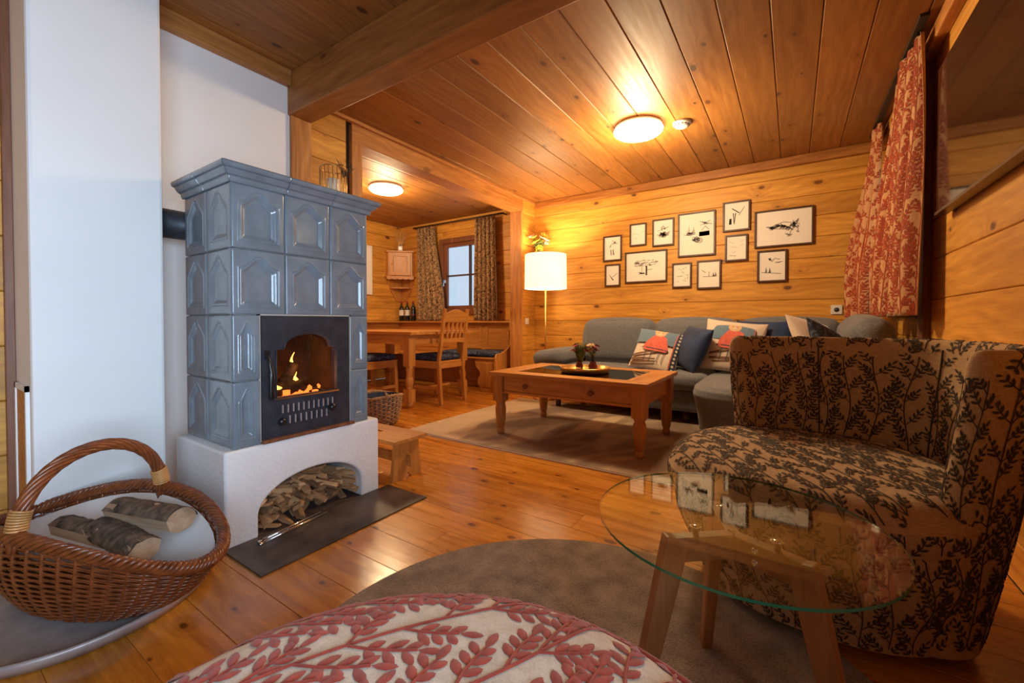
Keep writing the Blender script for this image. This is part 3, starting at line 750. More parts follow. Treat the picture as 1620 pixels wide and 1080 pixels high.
# ================================================================ EMBROIDERY
def sprigs(Wd, Ht, sp, brl, leaf, rng, thick, nl=4, lw=.38, one=.3):
    """leafy stems in a flat rectangle: list of ('leaf', x, y, ang, len, wid) and ('stem', pts, width)"""
    out = []
    n = max(1, int(Wd / sp))
    for k in range(n):
        x0 = Wd * (k + .5) / n + rng.uniform(-.15, .15) * sp; y0 = -rng.uniform(0, 2) * brl
        a1, f1, p1 = sp * .16, rng.uniform(5, 9) / max(.3, Ht), rng.uniform(0, 6)
        fx_ = lambda y_: x0 + a1 * sin(f1 * y_ + p1)
        pts = []; yy = y0
        while yy < Ht + brl: pts.append((fx_(yy), yy)); yy += brl * .35
        out.append(('stem', pts, thick))
        yy = y0 + rng.uniform(0, .4) * brl; side = 1
        while yy < Ht:
            for sd_ in ((side,) if rng.random() < one else (1, -1)):
                a = sd_ * rng.uniform(.55, .95) ; L = brl * rng.uniform(.75, 1.15)
                bx_, by_ = fx_(yy), yy
                bp = [(bx_ + sin(a * (1 - .25 * t)) * L * t, by_ + cos(a * (1 - .25 * t)) * L * t) for t in (0, .35, .7, 1)]
                out.append(('stem', bp, thick * .8))
                for i in range(nl):
                    t = .30 + .76 / nl * i
                    q = (bx_ + sin(a * (1 - .25 * t)) * L * t, by_ + cos(a * (1 - .25 * t)) * L * t)
                    for s2 in (1, -1): out.append(('leaf', q[0], q[1], a * .85 + s2 * .75, leaf * rng.uniform(.8, 1.1), leaf * lw))
                out.append(('leaf', bp[-1][0], bp[-1][1], a * .75, leaf * 1.05, leaf * lw))
            side = -side; yy += brl * rng.uniform(.55, .85)
    return out
def embroider(S, items, Wd, Ht, name, m, parent, lift=.0012, puffh=.0016, inside=None, lmt=True):
    """S(x, y) -> (point, normal) on the cloth"""
    mb = MB()
    for it in items:
        if it[0] == 'leaf':
            _, x, y_, a, L, wd = it
            cx_, cy_ = x + sin(a) * L * .55, y_ + cos(a) * L * .55
            if not (0 < x < Wd and 0 < y_ < Ht and 0 < cx_ < Wd and 0 < cy_ < Ht): continue
            if inside and not (inside(x, y_) and inside(x + sin(a) * L, y_ + cos(a) * L)): continue
            loc = [(0, 0), (.3, .40), (.62, .5), (.88, .28), (1, 0), (.88, -.28), (.62, -.5), (.3, -.40)]
            v = []
            for t, w_ in loc:
                px, py = x + sin(a) * L * t + cos(a) * wd * w_, y_ + cos(a) * L * t - sin(a) * wd * w_
                px = min(max(px, 0), Wd); py = min(max(py, 0), Ht)
                p, nrm = S(px, py); v.append(p + nrm * lift)
            p, nrm = S(cx_, cy_); v.append(p + nrm * (lift + puffh))
            mb.add(v, [(i, (i + 1) % 8, 8) for i in range(8)], True)
        else:
            _, pts, wd = it
            # resample finely enough to follow the surface
            run = []
            for (xa, ya), (xb_, yb_) in zip(pts[:-1], pts[1:]):
                k = max(1, int(math.hypot(xb_ - xa, yb_ - ya) / .012))
                for i in range(k): run.append((xa + (xb_ - xa) * i / k, ya + (yb_ - ya) * i / k))
            run.append(pts[-1])
            prev = None
            for i, (x, y_) in enumerate(run):
                ok = 0 < x < Wd and 0 < y_ < Ht and (not inside or inside(x, y_))
                if not ok: prev = None; continue
                j = min(i + 1, len(run) - 1); k = max(i - 1, 0)
                dx, dy_ = run[j][0] - run[k][0], run[j][1] - run[k][1]; l_ = math.hypot(dx, dy_) or 1
                nx, ny = -dy_ / l_ * wd / 2, dx / l_ * wd / 2
                cur = []
                for s_, hh in ((-1, lift), (0, lift + puffh * .7), (1, lift)):
                    p, nrm = S(min(max(x + nx * s_, 0), Wd), min(max(y_ + ny * s_, 0), Ht)); cur.append(p + nrm * hh)
                if prev: mb.add(prev + cur, [(0, 1, 4, 3), (1, 2, 5, 4)], True)
                prev = cur
    o = mb.build(name, m, parent); o['kind'] = 'stuff'; return o
def surf_normal(P, e=.002):
    def S(x, y_):
        p = P(x, y_); n = (P(x + e, y_) - p).cross(P(x, y_ + e) - p)
        return p, (n.normalized() if n.length > 1e-12 else Vector((0, 0, 1)))
    return S

# ================================================================ POUF
PC = Vector((-.27, .19)); 
pouf = T('round_pouf', 'large round pouf in cream linen with embroidered red leaf sprigs, nearest the viewer', 'pouf', (PC.x, PC.y, .0128))
def pz(r): 
    t = min(1, r / .405); return .425 + .032 * (1 - t * t) - .035 * max(0, (t - .84) / .16) ** 2
prof = [(0, pz(0))] + [(r, pz(r)) for r in [.405 * k / 16 for k in range(1, 17)]]
prof = [(0, .02), (.36, .02), (.385, .03), (.40, .08), (.414, .25), (.416, .36), (.413, .385)] + prof[::-1]
pouf.location.x += .012; pouf.scale = (1.035, 1.035, .965)
MB().lathe(prof[::1], n=72).build('cushion_body', M['fab_cream'], pouf)
MB().tube([(.409 * cos(2 * pi * k / 72), .409 * sin(2 * pi * k / 72), .390) for k in range(72)], .005, 8, True).build('piping', M['emb_red'], pouf)
MB().lathe([(0, 0.0005), (.34, 0.0005), (.34, .02), (0, .02)], n=40).build('plinth', M['iron_dark'], pouf)
er = random.Random(3)
def Ppouf(x, y_):
    x -= .41; y_ -= .41; a = R(-28); X = x * cos(a) - y_ * sin(a); Y = x * sin(a) + y_ * cos(a)
    return Vector((X, Y, pz(math.hypot(X, Y))))
embroider(surf_normal(Ppouf), sprigs(.82, .82, .100, .086, .032, er, .0060, 3, .42, .3), .82, .82, 'leaf_embroidery', M['emb_red'], pouf, .001, .0035, inside=lambda x, y_: math.hypot(x - .41, y_ - .41) < .403)
def Pside(x, y_): a = x / .416; return Vector((.4165 * cos(a), .4165 * sin(a), .05 + y_))
embroider(surf_normal(Pside), sprigs(2 * pi * .416, .31, .100, .086, .032, er, .0060, 3, .42, .3), 2 * pi * .416, .31, 'side_embroidery', M['emb_red'], pouf, .001, .0025)

# ================================================================ ARMCHAIR
AC = Vector((.10, 1.72))
arm = T('tub_armchair', 'low tub armchair in tan fabric with dark brown leaf sprigs, beside the glass side table', 'armchair', (0, 0, .0125))
def se(a, ax_, ay_, n): c_, s_ = abs(cos(a)), abs(sin(a)); return 1 / ((c_ / ax_) ** n + (s_ / ay_) ** n) ** (1 / n)
TH0, TH1 = R(138), R(-56)
def shell_in(t, z):      # inner face of the backrest
    a = TH0 + (TH1 - TH0) * t; flare = .055 * smooth01((z - .36) / .45)
    r = se(a, .305, .315, 3.0) + flare
    return Vector((AC.x + .02 + r * cos(a), AC.y + r * sin(a), z))
def shell_out(t, z):
    a = TH0 + (TH1 - TH0) * t; r = se(a, .395, .40, 3.2) + .010 * sin(pi * min(1, z / .8)) - .105 * (1 - min(1, z / .72))
    return Vector((AC.x + .02 + r * cos(a), AC.y + r * sin(a), z))
ZB = .742
def low_in(t, z): return shell_in(t, z) if z > .34 else shell_out(t, z) + (shell_in(t, .34) - shell_out(t, .34))
def shell(t, s_):        # s: 0 inner bottom .. 1 outer bottom over a rolled top
    if s_ < .4: return shell_in(t, .34 + (ZB - .34) * s_ / .4)
    if s_ > .6: return shell_out(t, ZB - (ZB - .03) * (s_ - .6) / .4)
    ph = (s_ - .4) / .2 * pi; p, q = shell_in(t, ZB), shell_out(t, ZB); c_ = (p + q) / 2; d_ = (q - p) / 2
    return c_ - d_ * cos(ph) + Vector((0, 0, .052 * sin(ph)))
sh = MB().grid(shell, 90, 70)
for t in (0, 1):
    ring = [shell(t, k / 69) for k in range(70)]; c_ = (shell_in(t, .5) + shell_out(t, .5)) / 2
    nrm = (shell(t, .2) - shell(.02 if t == 0 else .98, .2)).normalized()
    # rounded end cap
    m_ = []
    for s_ in [i / 24 for i in range(25)]:
        z = .03 + (ZB - .03) * s_
        for j in range(9):
            ph = pi * j / 8; p, q = low_in(t, z), shell_out(t, z); m_.append((p + q) / 2 - (q - p) / 2 * cos(ph) + nrm * (.028 * sin(ph)))
    fs = [(i * 9 + j, i * 9 + j + 1, (i + 1) * 9 + j + 1, (i + 1) * 9 + j) for i in range(24) for j in range(8)]
    sh.add(m_, fs if t else [f[::-1] for f in fs], True)
    tp = []
    for i in range(9):
        ph2 = pi / 2 * i / 8
        for j in range(9):
            ph = pi * j / 8; p, q = shell_in(t, ZB), shell_out(t, ZB)
            tp.append((p + q) / 2 - (q - p) / 2 * cos(ph) + nrm * (.028 * sin(ph) * cos(ph2)) + Vector((0, 0, .052 * sin(ph) * sin(ph2))))
    fs = [(i * 9 + j, i * 9 + j + 1, (i + 1) * 9 + j + 1, (i + 1) * 9 + j) for i in range(8) for j in range(8)]
    sh.add(tp, fs if t else [f[::-1] for f in fs], True)
sh.build('backrest', M['fab_tan'], arm)
def cap(tt, x, y_, wd=.135):
    ph = pi * x / wd; z = .05 + y_; p, q = low_in(tt, z), shell_out(tt, z)
    nr = (shell(tt, .2) - shell(.02 if tt == 0 else .98, .2)).normalized()
    return (p + q) / 2 - (q - p) / 2 * cos(ph) + nr * (.028 * sin(ph))
SC = Vector((.035, 1.655))
def body(u, v):
    a = 2 * pi * u; z = .025 + .30 * v; r = .335 + .055 * smooth01(v * 1.3) ; r *= se(a, 1, 1, 2.3)
    return Vector((.065 + (SC.x - .065) * v + r * cos(a), 1.70 + (SC.y - 1.70) * v + r * sin(a), z))
bd = MB().grid(body, 90, 14, cu=True, flip=False); bd.build('body', M['fab_tan'], arm)
def seat_top(r, a):
    R0 = .405 * se(a, 1, 1, 2.3)
    z = .425 + .022 * (1 - r * r) - (.05 * max(0, (r - .82) / .18) ** 2)
    return Vector((SC.x + R0 * r * cos(a), SC.y + R0 * r * sin(a), z))
st = MB().grid(lambda u, v: seat_top(v, 2 * pi * u), 90, 24, cu=True)
def seat_side(u, v):
    a = 2 * pi * u; R0 = .405 * se(a, 1, 1, 2.3); z = .375 - .06 * v; rr = R0 * (1 + .018 * sin(pi * v) - .03 * v)
    return Vector((SC.x + rr * cos(a), SC.y + rr * sin(a), z))
st.grid(seat_side, 90, 8, cu=True, flip=True); st.build('seat_cushion', M['fab_tan'], arm)
er = random.Random(11)
SPR = dict(sp=.066, brl=.056, leaf=.0185, thick=.0030)
def emb(P, Wd, Ht, name, flip=False, inside=None, parent=arm, m='emb_brown', spr=SPR, lift=.0015):
    S = surf_normal(P)
    S2 = (lambda x, y_: (S(x, y_)[0], -S(x, y_)[1])) if flip else S
    return embroider(S2, sprigs(Wd, Ht, spr['sp'], spr['brl'], spr['leaf'], er, spr['thick'], 3, .34, .55), Wd, Ht, name, M[m], parent, lift, .0018, inside)
emb(lambda x, y_: shell_in(x / 1.02, .36 + y_), 1.02, ZB - .36, 'leaf_embroidery', flip=False)
emb(lambda x, y_: shell(x / 1.10, .4 + y_ * .2 / .12), 1.10, .12, 'leaf_embroidery', flip=False)
emb(lambda x, y_: shell_out(x / 1.30, .05 + y_), 1.30, ZB - .05, 'leaf_embroidery', flip=True)
emb(lambda x, y_: cap(0, x, y_), .135, ZB - .06, 'leaf_embroidery', flip=True)
emb(lambda x, y_: cap(1, x, y_), .135, ZB - .06, 'leaf_embroidery')
def Pseat(x, y_):
    x -= .42; y_ -= .42; a = R(35); X = x * cos(a) - y_ * sin(a); Y = x * sin(a) + y_ * cos(a)
    an = atan2(Y, X); return seat_top(math.hypot(X, Y) / (.405 * se(an, 1, 1, 2.3)), an)
emb(Pseat, .84, .84, 'leaf_embroidery', inside=lambda x, y_: math.hypot(x - .42, y_ - .42) < .41)
emb(lambda x, y_: body(x / 2.35, y_ / .30), 2.35, .30, 'leaf_embroidery')
emb(lambda x, y_: seat_side(x / 2.5, 1 - y_ / .06), 2.5, .06, 'leaf_embroidery')
m_ = MB()
for a in (45, 135, 225, 315): m_.lathe([(0, .001), (.02, .001), (.02, .03), (0, .03)], (.065 + .25 * cos(R(a)), 1.70 + .25 * sin(R(a)), 0), 12)
m_.build('glides', M['iron_dark'], arm)
# two vertical seams on the backrest
for t in (.22, .50, .74):
    MB().tube([shell_in(t, z) + (Vector((AC.x, AC.y, z)) - shell_in(t, z)).normalized() * .001 for z in [.36 + .4 * k / 12 for k in range(13)]], .0028, 6).build('seam', M['emb_brown'], arm)

# ================================================================ ROUND GLASS SIDE TABLE
GT = Vector((-.100, .995)); gz = .445
gt = T('glass_side_table', 'round glass side table on three oak legs, in front of the tub armchair', 'side table', (GT.x, GT.y, 0))
MB().lathe([(0, gz), (.2755, gz), (.2755, gz + .001), (0, gz + .008)][:0] + [(0, gz), (.277, gz), (.277, gz + .008), (0, gz + .008)], n=96, smooth=False).build('glass_top', M['tableglass'], gt)
MB().grid(lambda u, v: (.2785 * cos(2 * pi * u), .2785 * sin(2 * pi * u), gz + .0015 + .005 * v), 120, 2, cu=True).build('glass_edge', M['glassedge'], gt)
leg_dirs = (112, 220, 338)
for a in leg_dirs:
    c_, s_ = cos(R(a)), sin(R(a)); D = Vector((c_, s_, 0)); N = Vector((-s_, c_, 0))
    p0 = D * .225 + Vector((0, 0, .0126)); p1 = D * .128 + Vector((0, 0, gz - .022))
    MB().bar(p0, p1, .026, .032, .030, .052, up=D).build('leg', M['oak'], gt, .005)
    m_ = MB().bar(D * .0 + Vector((0, 0, gz - .046)), D * .135 + Vector((0, 0, gz - .046)), .028, .050)
    m_.build('rail', M['oak_x'], gt, .003)
    MB().lathe([(0, gz - .022), (.006, gz - .022), (.006, gz - .006), (.013, gz - .003), (.013, gz - .0006), (0, gz - .0006)], (c_ * .085, s_ * .085, 0), 16).build('suction_cup', M['chrome'], gt)
D = Vector((cos(R(338)), sin(R(338)), 0)); N = Vector((-D.y, D.x, 0))
for z in (gz - .034, gz - .058):
    q = D * .05 - N * .014
    o = MB().lathe([(0, 0), (.007, 0), (.007, .002), (.004, .003), (.0035, .0015), (0, .0015)], n=14).build('bolt', M['chrome'], gt)
    Z = -N; X = Vector((0, 0, 1)); Y = Z.cross(X); o.matrix_local = Matrix(((X.x, Y.x, Z.x, q.x), (X.y, Y.y, Z.y, q.y), (X.z, Y.z, Z.z, z), (0, 0, 0, 1)))

# ================================================================ RUGS
rr_ = random.Random(5)
rug = MB()
rug.lathe([(0, .0006), (.738, .0006), (.742, .006), (.735, .012), (.70, .0125), (0, .0125)], (-.40, .83, 0), 120)
rug.build('tmp', M['rug_round']).name = 'round_rug'
rugo = bpy.data.objects['round_rug']; tag(rugo, 'round grey-brown shaggy rug under the glass side table', 'rug')
big = T('area_rug', 'large rectangular tan and brown patterned rug under the coffee table', 'rug', (0, 0, 0))
MB().box(-2.55, .05, 2.318, 4.0, .0006, .009).build('pile', M['rug_big'], big, .003)
m_ = MB(); m_.box(-2.55, .05, 2.308, 2.318, .0006, .010); m_.build('edge_binding', M['c_brown'], big)
MB().box(-2.55, .05, 2.302, 2.308, .0006, .0085).build('edge_binding', M['c_cream'], big)

# ================================================================ COFFEE TABLE
ct = T('coffee_table', 'pine coffee table with turned legs and glass-topped display tray, on the large rug', 'coffee table', (-1.33, 2.975, 0))
tz = .487; hx, hy = .60, .405
for b, mt in (((-hx, hx, -hy, -hy + .13), 'furn_x'), ((-hx, hx, hy - .13, hy), 'furn_x'), ((-hx, -hx + .17, -hy + .13, hy - .13), 'furn_y'), ((hx - .17, hx, -hy + .13, hy - .13), 'furn_y')):
    MB().box(*b, tz - .03, tz).build('tabletop_board', M[mt], ct, .005)
MB().box(-hx + .17, hx - .17, -hy + .13, hy - .13, tz - .008, tz - .002).build('glass_inset', M['smoked'], ct)
MB().box(-hx + .16, hx - .16, -hy + .12, hy - .12, tz - .07, tz - .055).build('display_tray', M['furn_x'], ct)
legp = [(.0435, 0), (.0435, .0)]
def cleg(x, y_):
    m_ = MB(); m_.box(x - .042, x + .042, y_ - .042, y_ + .042, .262, tz - .03)
    m_.lathe([(0, .0095), (.022, .0095), (.028, .018), (.030, .035), (.026, .05), (.023, .056), (.026, .062), (.031, .075), (.036, .11), (.040, .16), (.0415, .205), (.038, .228), (.032, .236), (.036, .245), (.036, .250), (.042, .256), (.042, .264), (0, .264)], (x, y_, 0), 24)
    return m_
for x in (-.535, .535):
    for y_ in (-.335, .335): cleg(x, y_).build('leg', M['furn_z'], ct)
az0, az1 = .325, tz - .03
MB().box(-.493, .493, .325, .350, az0, az1).build('apron', M['furn_x'], ct)
for s_ in (-1, 1): MB().box(s_ * .535 - .012, s_ * .535 + .012, -.293, .293, az0, az1).build('apron', M['furn_y'], ct, .002)
MB().box(-.493, .493, -.358, -.338, az0, az0 + .018).build('apron', M['furn_x'], ct)
dr = MB().box(-.489, .489, -.362, -.340, az0 + .021, az1 - .004).build('drawer', M['furn_x'], ct, .003)
for x in (-.29, .22):
    o = MB().lathe([(0, 0), (.009, 0), (.008, .008), (.017, .014), (.019, .020), (.014, .027), (0, .029)], n=20).build('knob', M['darkwood'], dr)
    o.matrix_local = Matrix(((1, 0, 0, x), (0, 0, -1, -.362), (0, 1, 0, .394), (0, 0, 0, 1)))

ty = T('brass_tray', 'round brass tray with a low rim on the coffee table', 'tray', (-1.31, 2.965, tz))
MB().lathe([(0, .0008), (.17, .0008), (.18, .004), (.186, .034), (.184, .038), (.180, .034), (.174, .008), (.165, .005), (0, .005)], n=56).build('dish', M['brass'], ty)
MB().tube([(-.186, -.03, .03), (-.205, -.025, .034), (-.205, .025, .034), (-.186, .03, .03)], .004, 8).build('handle', M['brass'], ty)
def petal_flower(mb, c, nrm, r, n, mi=0):
    nrm = Vector(nrm).normalized(); t = nrm.cross(Vector((0, 0, 1))) if abs(nrm.z) < .9 else nrm.cross(Vector((1, 0, 0))); t.normalize(); b = nrm.cross(t); c = Vector(c)
    for k in range(n):
        a = 2 * pi * k / n; d = t * cos(a) + b * sin(a); s_ = nrm.cross(d)
        v = [c, c + d * r * .5 + s_ * r * .22 + nrm * r * .25, c + d * r + nrm * r * .35, c + d * r * .5 - s_ * r * .22 + nrm * r * .25, c + nrm * r * .05 + d * r * .4]
        mb.add(v, [(0, 1, 4), (1, 2, 4), (2, 3, 4), (3, 0, 4)], True, mi)
def bouquet(parent, z0, specs, leafm, rng, spread, height, stems=9):
    st_ = MB(); lf = MB(); fl_ = {}
    for k in range(stems):
        a = rng.uniform(0, 2 * pi); rr = rng.uniform(.2, 1) * spread; h_ = height * rng.uniform(.55, 1)
        p = Vector((cos(a) * rr, sin(a) * rr, z0 + h_)); st_.tube([(0, 0, z0 - .02), (cos(a) * rr * .3, sin(a) * rr * .3, z0 + h_ * .5), p], .0015, 5)
        mt = specs[k % len(specs)]
        f_ = fl_.setdefault(mt, MB())
        for lay in range(2): petal_flower(f_, p + Vector((0, 0, .004 * lay)), (cos(a) * .5, sin(a) * .5, 1), spread * (.42 - .12 * lay), 7)
        for j in range(3):
            q = Vector((cos(a) * rr * (.3 + .2 * j), sin(a) * rr * (.3 + .2 * j), z0 + h_ * (.4 + .15 * j))); d = Vector((cos(a + 2 * j), sin(a + 2 * j), .7)).normalized(); L = spread * .55; s_ = d.cross(Vector((0, 0, 1))).normalized() * L * .18
            lf.add([q, q + d * L * .5 + s_, q + d * L, q + d * L * .5 - s_], [(0, 1, 2), (0, 2, 3)], True)
    st_.build('stem', M['twig'], parent); lf.build('leaves', M[leafm], parent)
    for k_, f_ in fl_.items(): f_.build('petals', M[k_], parent)
for (x, y_), lab, sp_, sd_, prof_ in (((-1.35, 2.95), 'small dark red glass vase with wine-red blossoms and green leaves on the tray', ('petal_red', 'petal_red'), 2, .026),
                              ((-1.255, 2.985), 'small red glass vase with dried golden flowers, on the tray', ('petal_gold', 'petal_gold', 'petal_red'), 9, .031)):
    v_ = T('flower_vase', lab, 'vase', (x, y_, tz + .0055))
    MB().lathe([(0, 0), (prof_, 0), (prof_ * 1.1, .02), (prof_ * 1.05, .045), (prof_ * .8, .058), (prof_ * .75, .066), (prof_ * .88, .074), (prof_ * .7, .074), (prof_ * .6, .06), (prof_ * .9, .02), (0, .01)], n=24).build('vase_body', M['vase_red'], v_)
    bouquet(v_, .07, sp_, 'leaf', random.Random(sd_), .07, .14, 11)
    if sd_ == 2:
        m_ = MB()
        for k in range(7):
            a = -.5 + k * .22; q = Vector((sin(a) * .03, 0, .07)); m_.tube([q, q + Vector((sin(a) * .03, .0, .09)), q + Vector((sin(a) * .05, .01, .15))], [.004, .009, .001], 6)
        m_.build('leaves', M['leaf'], v_)

# ================================================================ SOFA
sofa = T('corner_sofa', 'grey fabric corner sofa along the back wall and under the right-hand window', 'sofa', (0, 0, 0))
m_ = MB(); m_.rbox((-.95, 4.12, .205), 2.0, .80, .19, .03); m_.rbox((.02, 3.68, .205), .90, .98, .19, .04); m_.build('base', M['sofa'], sofa)
for x0, x1 in ((-1.95, -1.27), (-1.265, -.585)):
    MB().rbox(((x0 + x1) / 2, 3.985, .365), x1 - x0, .62, .145, .055, 16, puff=.012).build('seat_cushion', M['sofa'], sofa)
def chz(u, v):     # rounded corner chaise seat
    a = 2 * pi * u; rr = se(a, .60, .66, 4.2)
    prof_ = [(0, .075), (.5, .075), (.93, .066), (.985, .04), (1, 0), (.985, -.045), (.96, -.115), (.93, -.26), (.90, -.29)]
    t = v * (len(prof_) - 1); i = min(int(t), len(prof_) - 2); f_ = t - i
    k = prof_[i][0] * (1 - f_) + prof_[i + 1][0] * f_; z = prof_[i][1] * (1 - f_) + prof_[i + 1][1] * f_
    return Vector((-.005 + rr * k * cos(a), 3.60 + rr * k * sin(a), .365 + z))
MB().grid(chz, 100, 41, cu=True, flip=False).build('corner_seat_cushion', M['sofa'], sofa)
for x0, x1 in ((-1.905, -1.152), (-1.145, -.408), (-.402, .33)):
    mt = Matrix.Translation(((x0 + x1) / 2, 4.33, .66)) @ Matrix.Rotation(R(-9), 4, 'X')
    MB().rbox((0, 0, 0), x1 - x0, .19, .45, .075, 16, puff=.03, mat4=mt).build('back_cushion', M['sofa'], sofa)
m_ = MB(); m_.rbox((-.79, 4.47, .45), 2.30, .14, .70, .05); m_.build('back_frame', M['sofa'], sofa)
mt = Matrix.Translation((.40, 3.60, .66)) @ Matrix.Rotation(R(-9), 4, 'Y')
MB().rbox((0, 0, 0), .19, 1.08, .46, .085, 16, puff=.03, mat4=mt).build('back_cushion', M['sofa'], sofa)
MB().rbox((.50, 3.75, .43), .14, 1.5, .66, .05).build('back_frame', M['sofa'], sofa)
mt = Matrix.Translation((-2.06, 4.08, .50)) @ Matrix.Rotation(R(-7), 4, 'Y')
m_ = MB().rbox((0, 0, 0), .34, .78, .155, .07, 16, puff=.015, mat4=mt); m_.build('armrest', M['sofa'], sofa)
MB().rbox((-1.995, 4.10, .27), .12, .72, .34, .04).build('arm_panel', M['sofa'], sofa)
for x, y_ in ((-1.98, 3.82), (-1.98, 4.42), (-.75, 3.80), (-.40, 3.10), (.35, 3.10), (.35, 4.4)):
    MB().lathe([(0, .0095), (.026, .0095), (.030, .11), (0, .11)], (x, y_, 0), 16).build('foot', M['frame'], sofa)

# cushions
def pillow_pt(u, v, s=.43, T_=.075, side=1):
    x, y_ = u * 2 - 1, v * 2 - 1
    k = 1 - .07 * (1 - abs(y_)) ** 0 * (1 - y_ * y_) * abs(x) ** 6; k2 = 1 - .07 * (1 - x * x) * abs(y_) ** 6
    e = max(0, (1 - abs(x) ** 2.6)) * max(0, (1 - abs(y_) ** 2.6))
    return Vector((x * s / 2 * k, side * -T_ * e ** .55, y_ * s / 2 * k2))
def pillow(name, label, loc, rz, tilt, m, s=.43, T_=.075, roll=0, group=None):
    t = T(name, label, 'cushion', (0, 0, 0), 0, group)
    t.matrix_local = Matrix.Translation(loc) @ Matrix.Rotation(rz, 4, 'Z') @ Matrix.Rotation(tilt, 4, 'X') @ Matrix.Rotation(roll, 4, 'Y')
    mb = MB(); mb.grid(lambda u, v: pillow_pt(u, v, s, T_, 1), 56, 56); mb.grid(lambda u, v: pillow_pt(u, v, s, T_, -1), 56, 56, flip=True)
    mb.build('cover', m, t, weld=True)
    return t
def patch(parent, poly, m, name, lift=.001, s=.43, T_=.075, n=6):
    cx_ = sum(p[0] for p in poly) / len(poly); cy_ = sum(p[1] for p in poly) / len(poly)
    P = lambda x, y_: pillow_pt(x, y_, s, T_, 1) + Vector((0, -(lift + .0025), 0))
    # densify outline
    out = []
    for (a, b), (c_, d) in zip(poly, poly[1:] + poly[:1]):
        k = max(1, int(math.hypot(c_ - a, d - b) / .04))
        out += [(a + (c_ - a) * i / k, b + (d - b) * i / k) for i in range(k)]
    v = [P(cx_, cy_)]; q = len(out)
    for r in range(1, n + 1): v += [P(cx_ + (a - cx_) * r / n, cy_ + (b - cy_) * r / n) for a, b in out]
    fs = [(0, 1 + i, 1 + (i + 1) % q) for i in range(q)]
    for r in range(n - 1):
        for i in range(q): fs.append((1 + r * q + i, 1 + (r + 1) * q + i, 1 + (r + 1) * q + (i + 1) % q, 1 + r * q + (i + 1) % q))
    return MB().add(v, fs, True).build(name, m, parent)
def ell(cx_, cy_, rx, ry, n=18, rot=0): return [(cx_ + rx * cos(2 * pi * k / n) * cos(rot) - ry * sin(2 * pi * k / n) * sin(rot), cy_ + rx * cos(2 * pi * k / n) * sin(rot) + ry * sin(2 * pi * k / n) * cos(rot)) for k in range(n)]
def teddy(p, mirror=False):
    patch(p, [(.03, .58), (.86, .58), (.86, .97), (.03, .97)], M['c_sky'], 'printed_sky')
    patch(p, [(.86, .03), (.97, .03), (.97, .97), (.86, .97)], M['navy'], 'printed_border', .0012)
    patch(p, [(.835, .03), (.855, .03), (.855, .97), (.835, .97)], M['c_red'], 'printed_line', .0016)
    m_ = None
    for k in range(11): patch(p, ell(.915, .07 + .086 * k, .026, .028, 8), M['c_cream'], 'printed_ring', .0022, n=2)
    patch(p, [(.30, .40), (.72, .40), (.76, .46), (.66, .74), (.56, .80), (.40, .78), (.28, .60), (.24, .46)], M['c_red'], 'printed_sweater', .0020)
    patch(p, ell(.50, .855, .115, .095), M['c_tan'], 'printed_head', .0026)
    for x in (.40, .60): patch(p, ell(x, .93, .045, .04, 12), M['c_tan'], 'printed_ear', .0030, n=2)
    for x in (.46, .54): patch(p, ell(x, .87, .012, .012, 8), M['c_brown'], 'printed_eye', .0036, n=1)
    patch(p, ell(.50, .835, .035, .028, 10), M['c_cream'], 'printed_muzzle', .0034, n=2)
    for x in (.31, .43, .58, .68): patch(p, [(x, .16), (x + .012, .16), (x + .03, .40), (x + .018, .40)], M['navy'], 'printed_leg_line', .0024, n=2)
    for y_, a in ((.06, .1), (.15, .06), (.23, .16)): patch(p, [(.06, y_), (.55, y_ + a), (.56, y_ + a + .035), (.06, y_ + .05)], M['c_brown'], 'printed_ground_stroke', .0014, n=3)
    patch(p, [(.22, .445), (.76, .435), (.76, .455), (.22, .465)], M['navy'], 'printed_sweater_hem', .0028, n=2)
c1 = pillow('teddy_cushion', 'cream cushion printed with a teddy in a red sweater, left of the navy velvet cushion', (-1.02, 3.90, .600), R(4), R(-34), M['c_cream'], .42, .06, R(10)); teddy(c1)
c3 = pillow('teddy_cushion', 'larger teddy-print cushion right of the navy velvet cushion', (-.42, 3.98, .655), R(3), R(-22), M['c_cream'], .47, .07, R(7)); teddy(c3)
c2 = pillow('velvet_cushion', 'navy blue velvet cushion leaning between the two teddy cushions', (-.735, 3.93, .635), R(-50), R(-24), M['velvet'], .40, .085, R(5))
c4 = pillow('velvet_cushion', 'navy cushion mostly hidden behind the larger teddy cushion', (-.20, 4.13, .665), R(-5), R(-14), M['velvet'], .44, .07)
c5 = pillow('light_cushion', 'cream cushion with a dark stripe leaning on the right sofa back', (.16, 3.62, .68), R(62), R(-30), M['c_cream'], .47, .07, R(12))
patch(c5, [(.30, .03), (.36, .03), (.36, .97), (.30, .97)], M['navy'], 'stripe', .002); patch(c5, [(.78, .03), (.95, .03), (.95, .97), (.78, .97)], M['c_sky'], 'stripe', .002)
c6 = pillow('patterned_cushion', 'small dark and red patterned cushion in front of the cream striped one', (.22, 3.20, .655), R(70), R(-26), M['seatpad'], .42, .06, R(20))

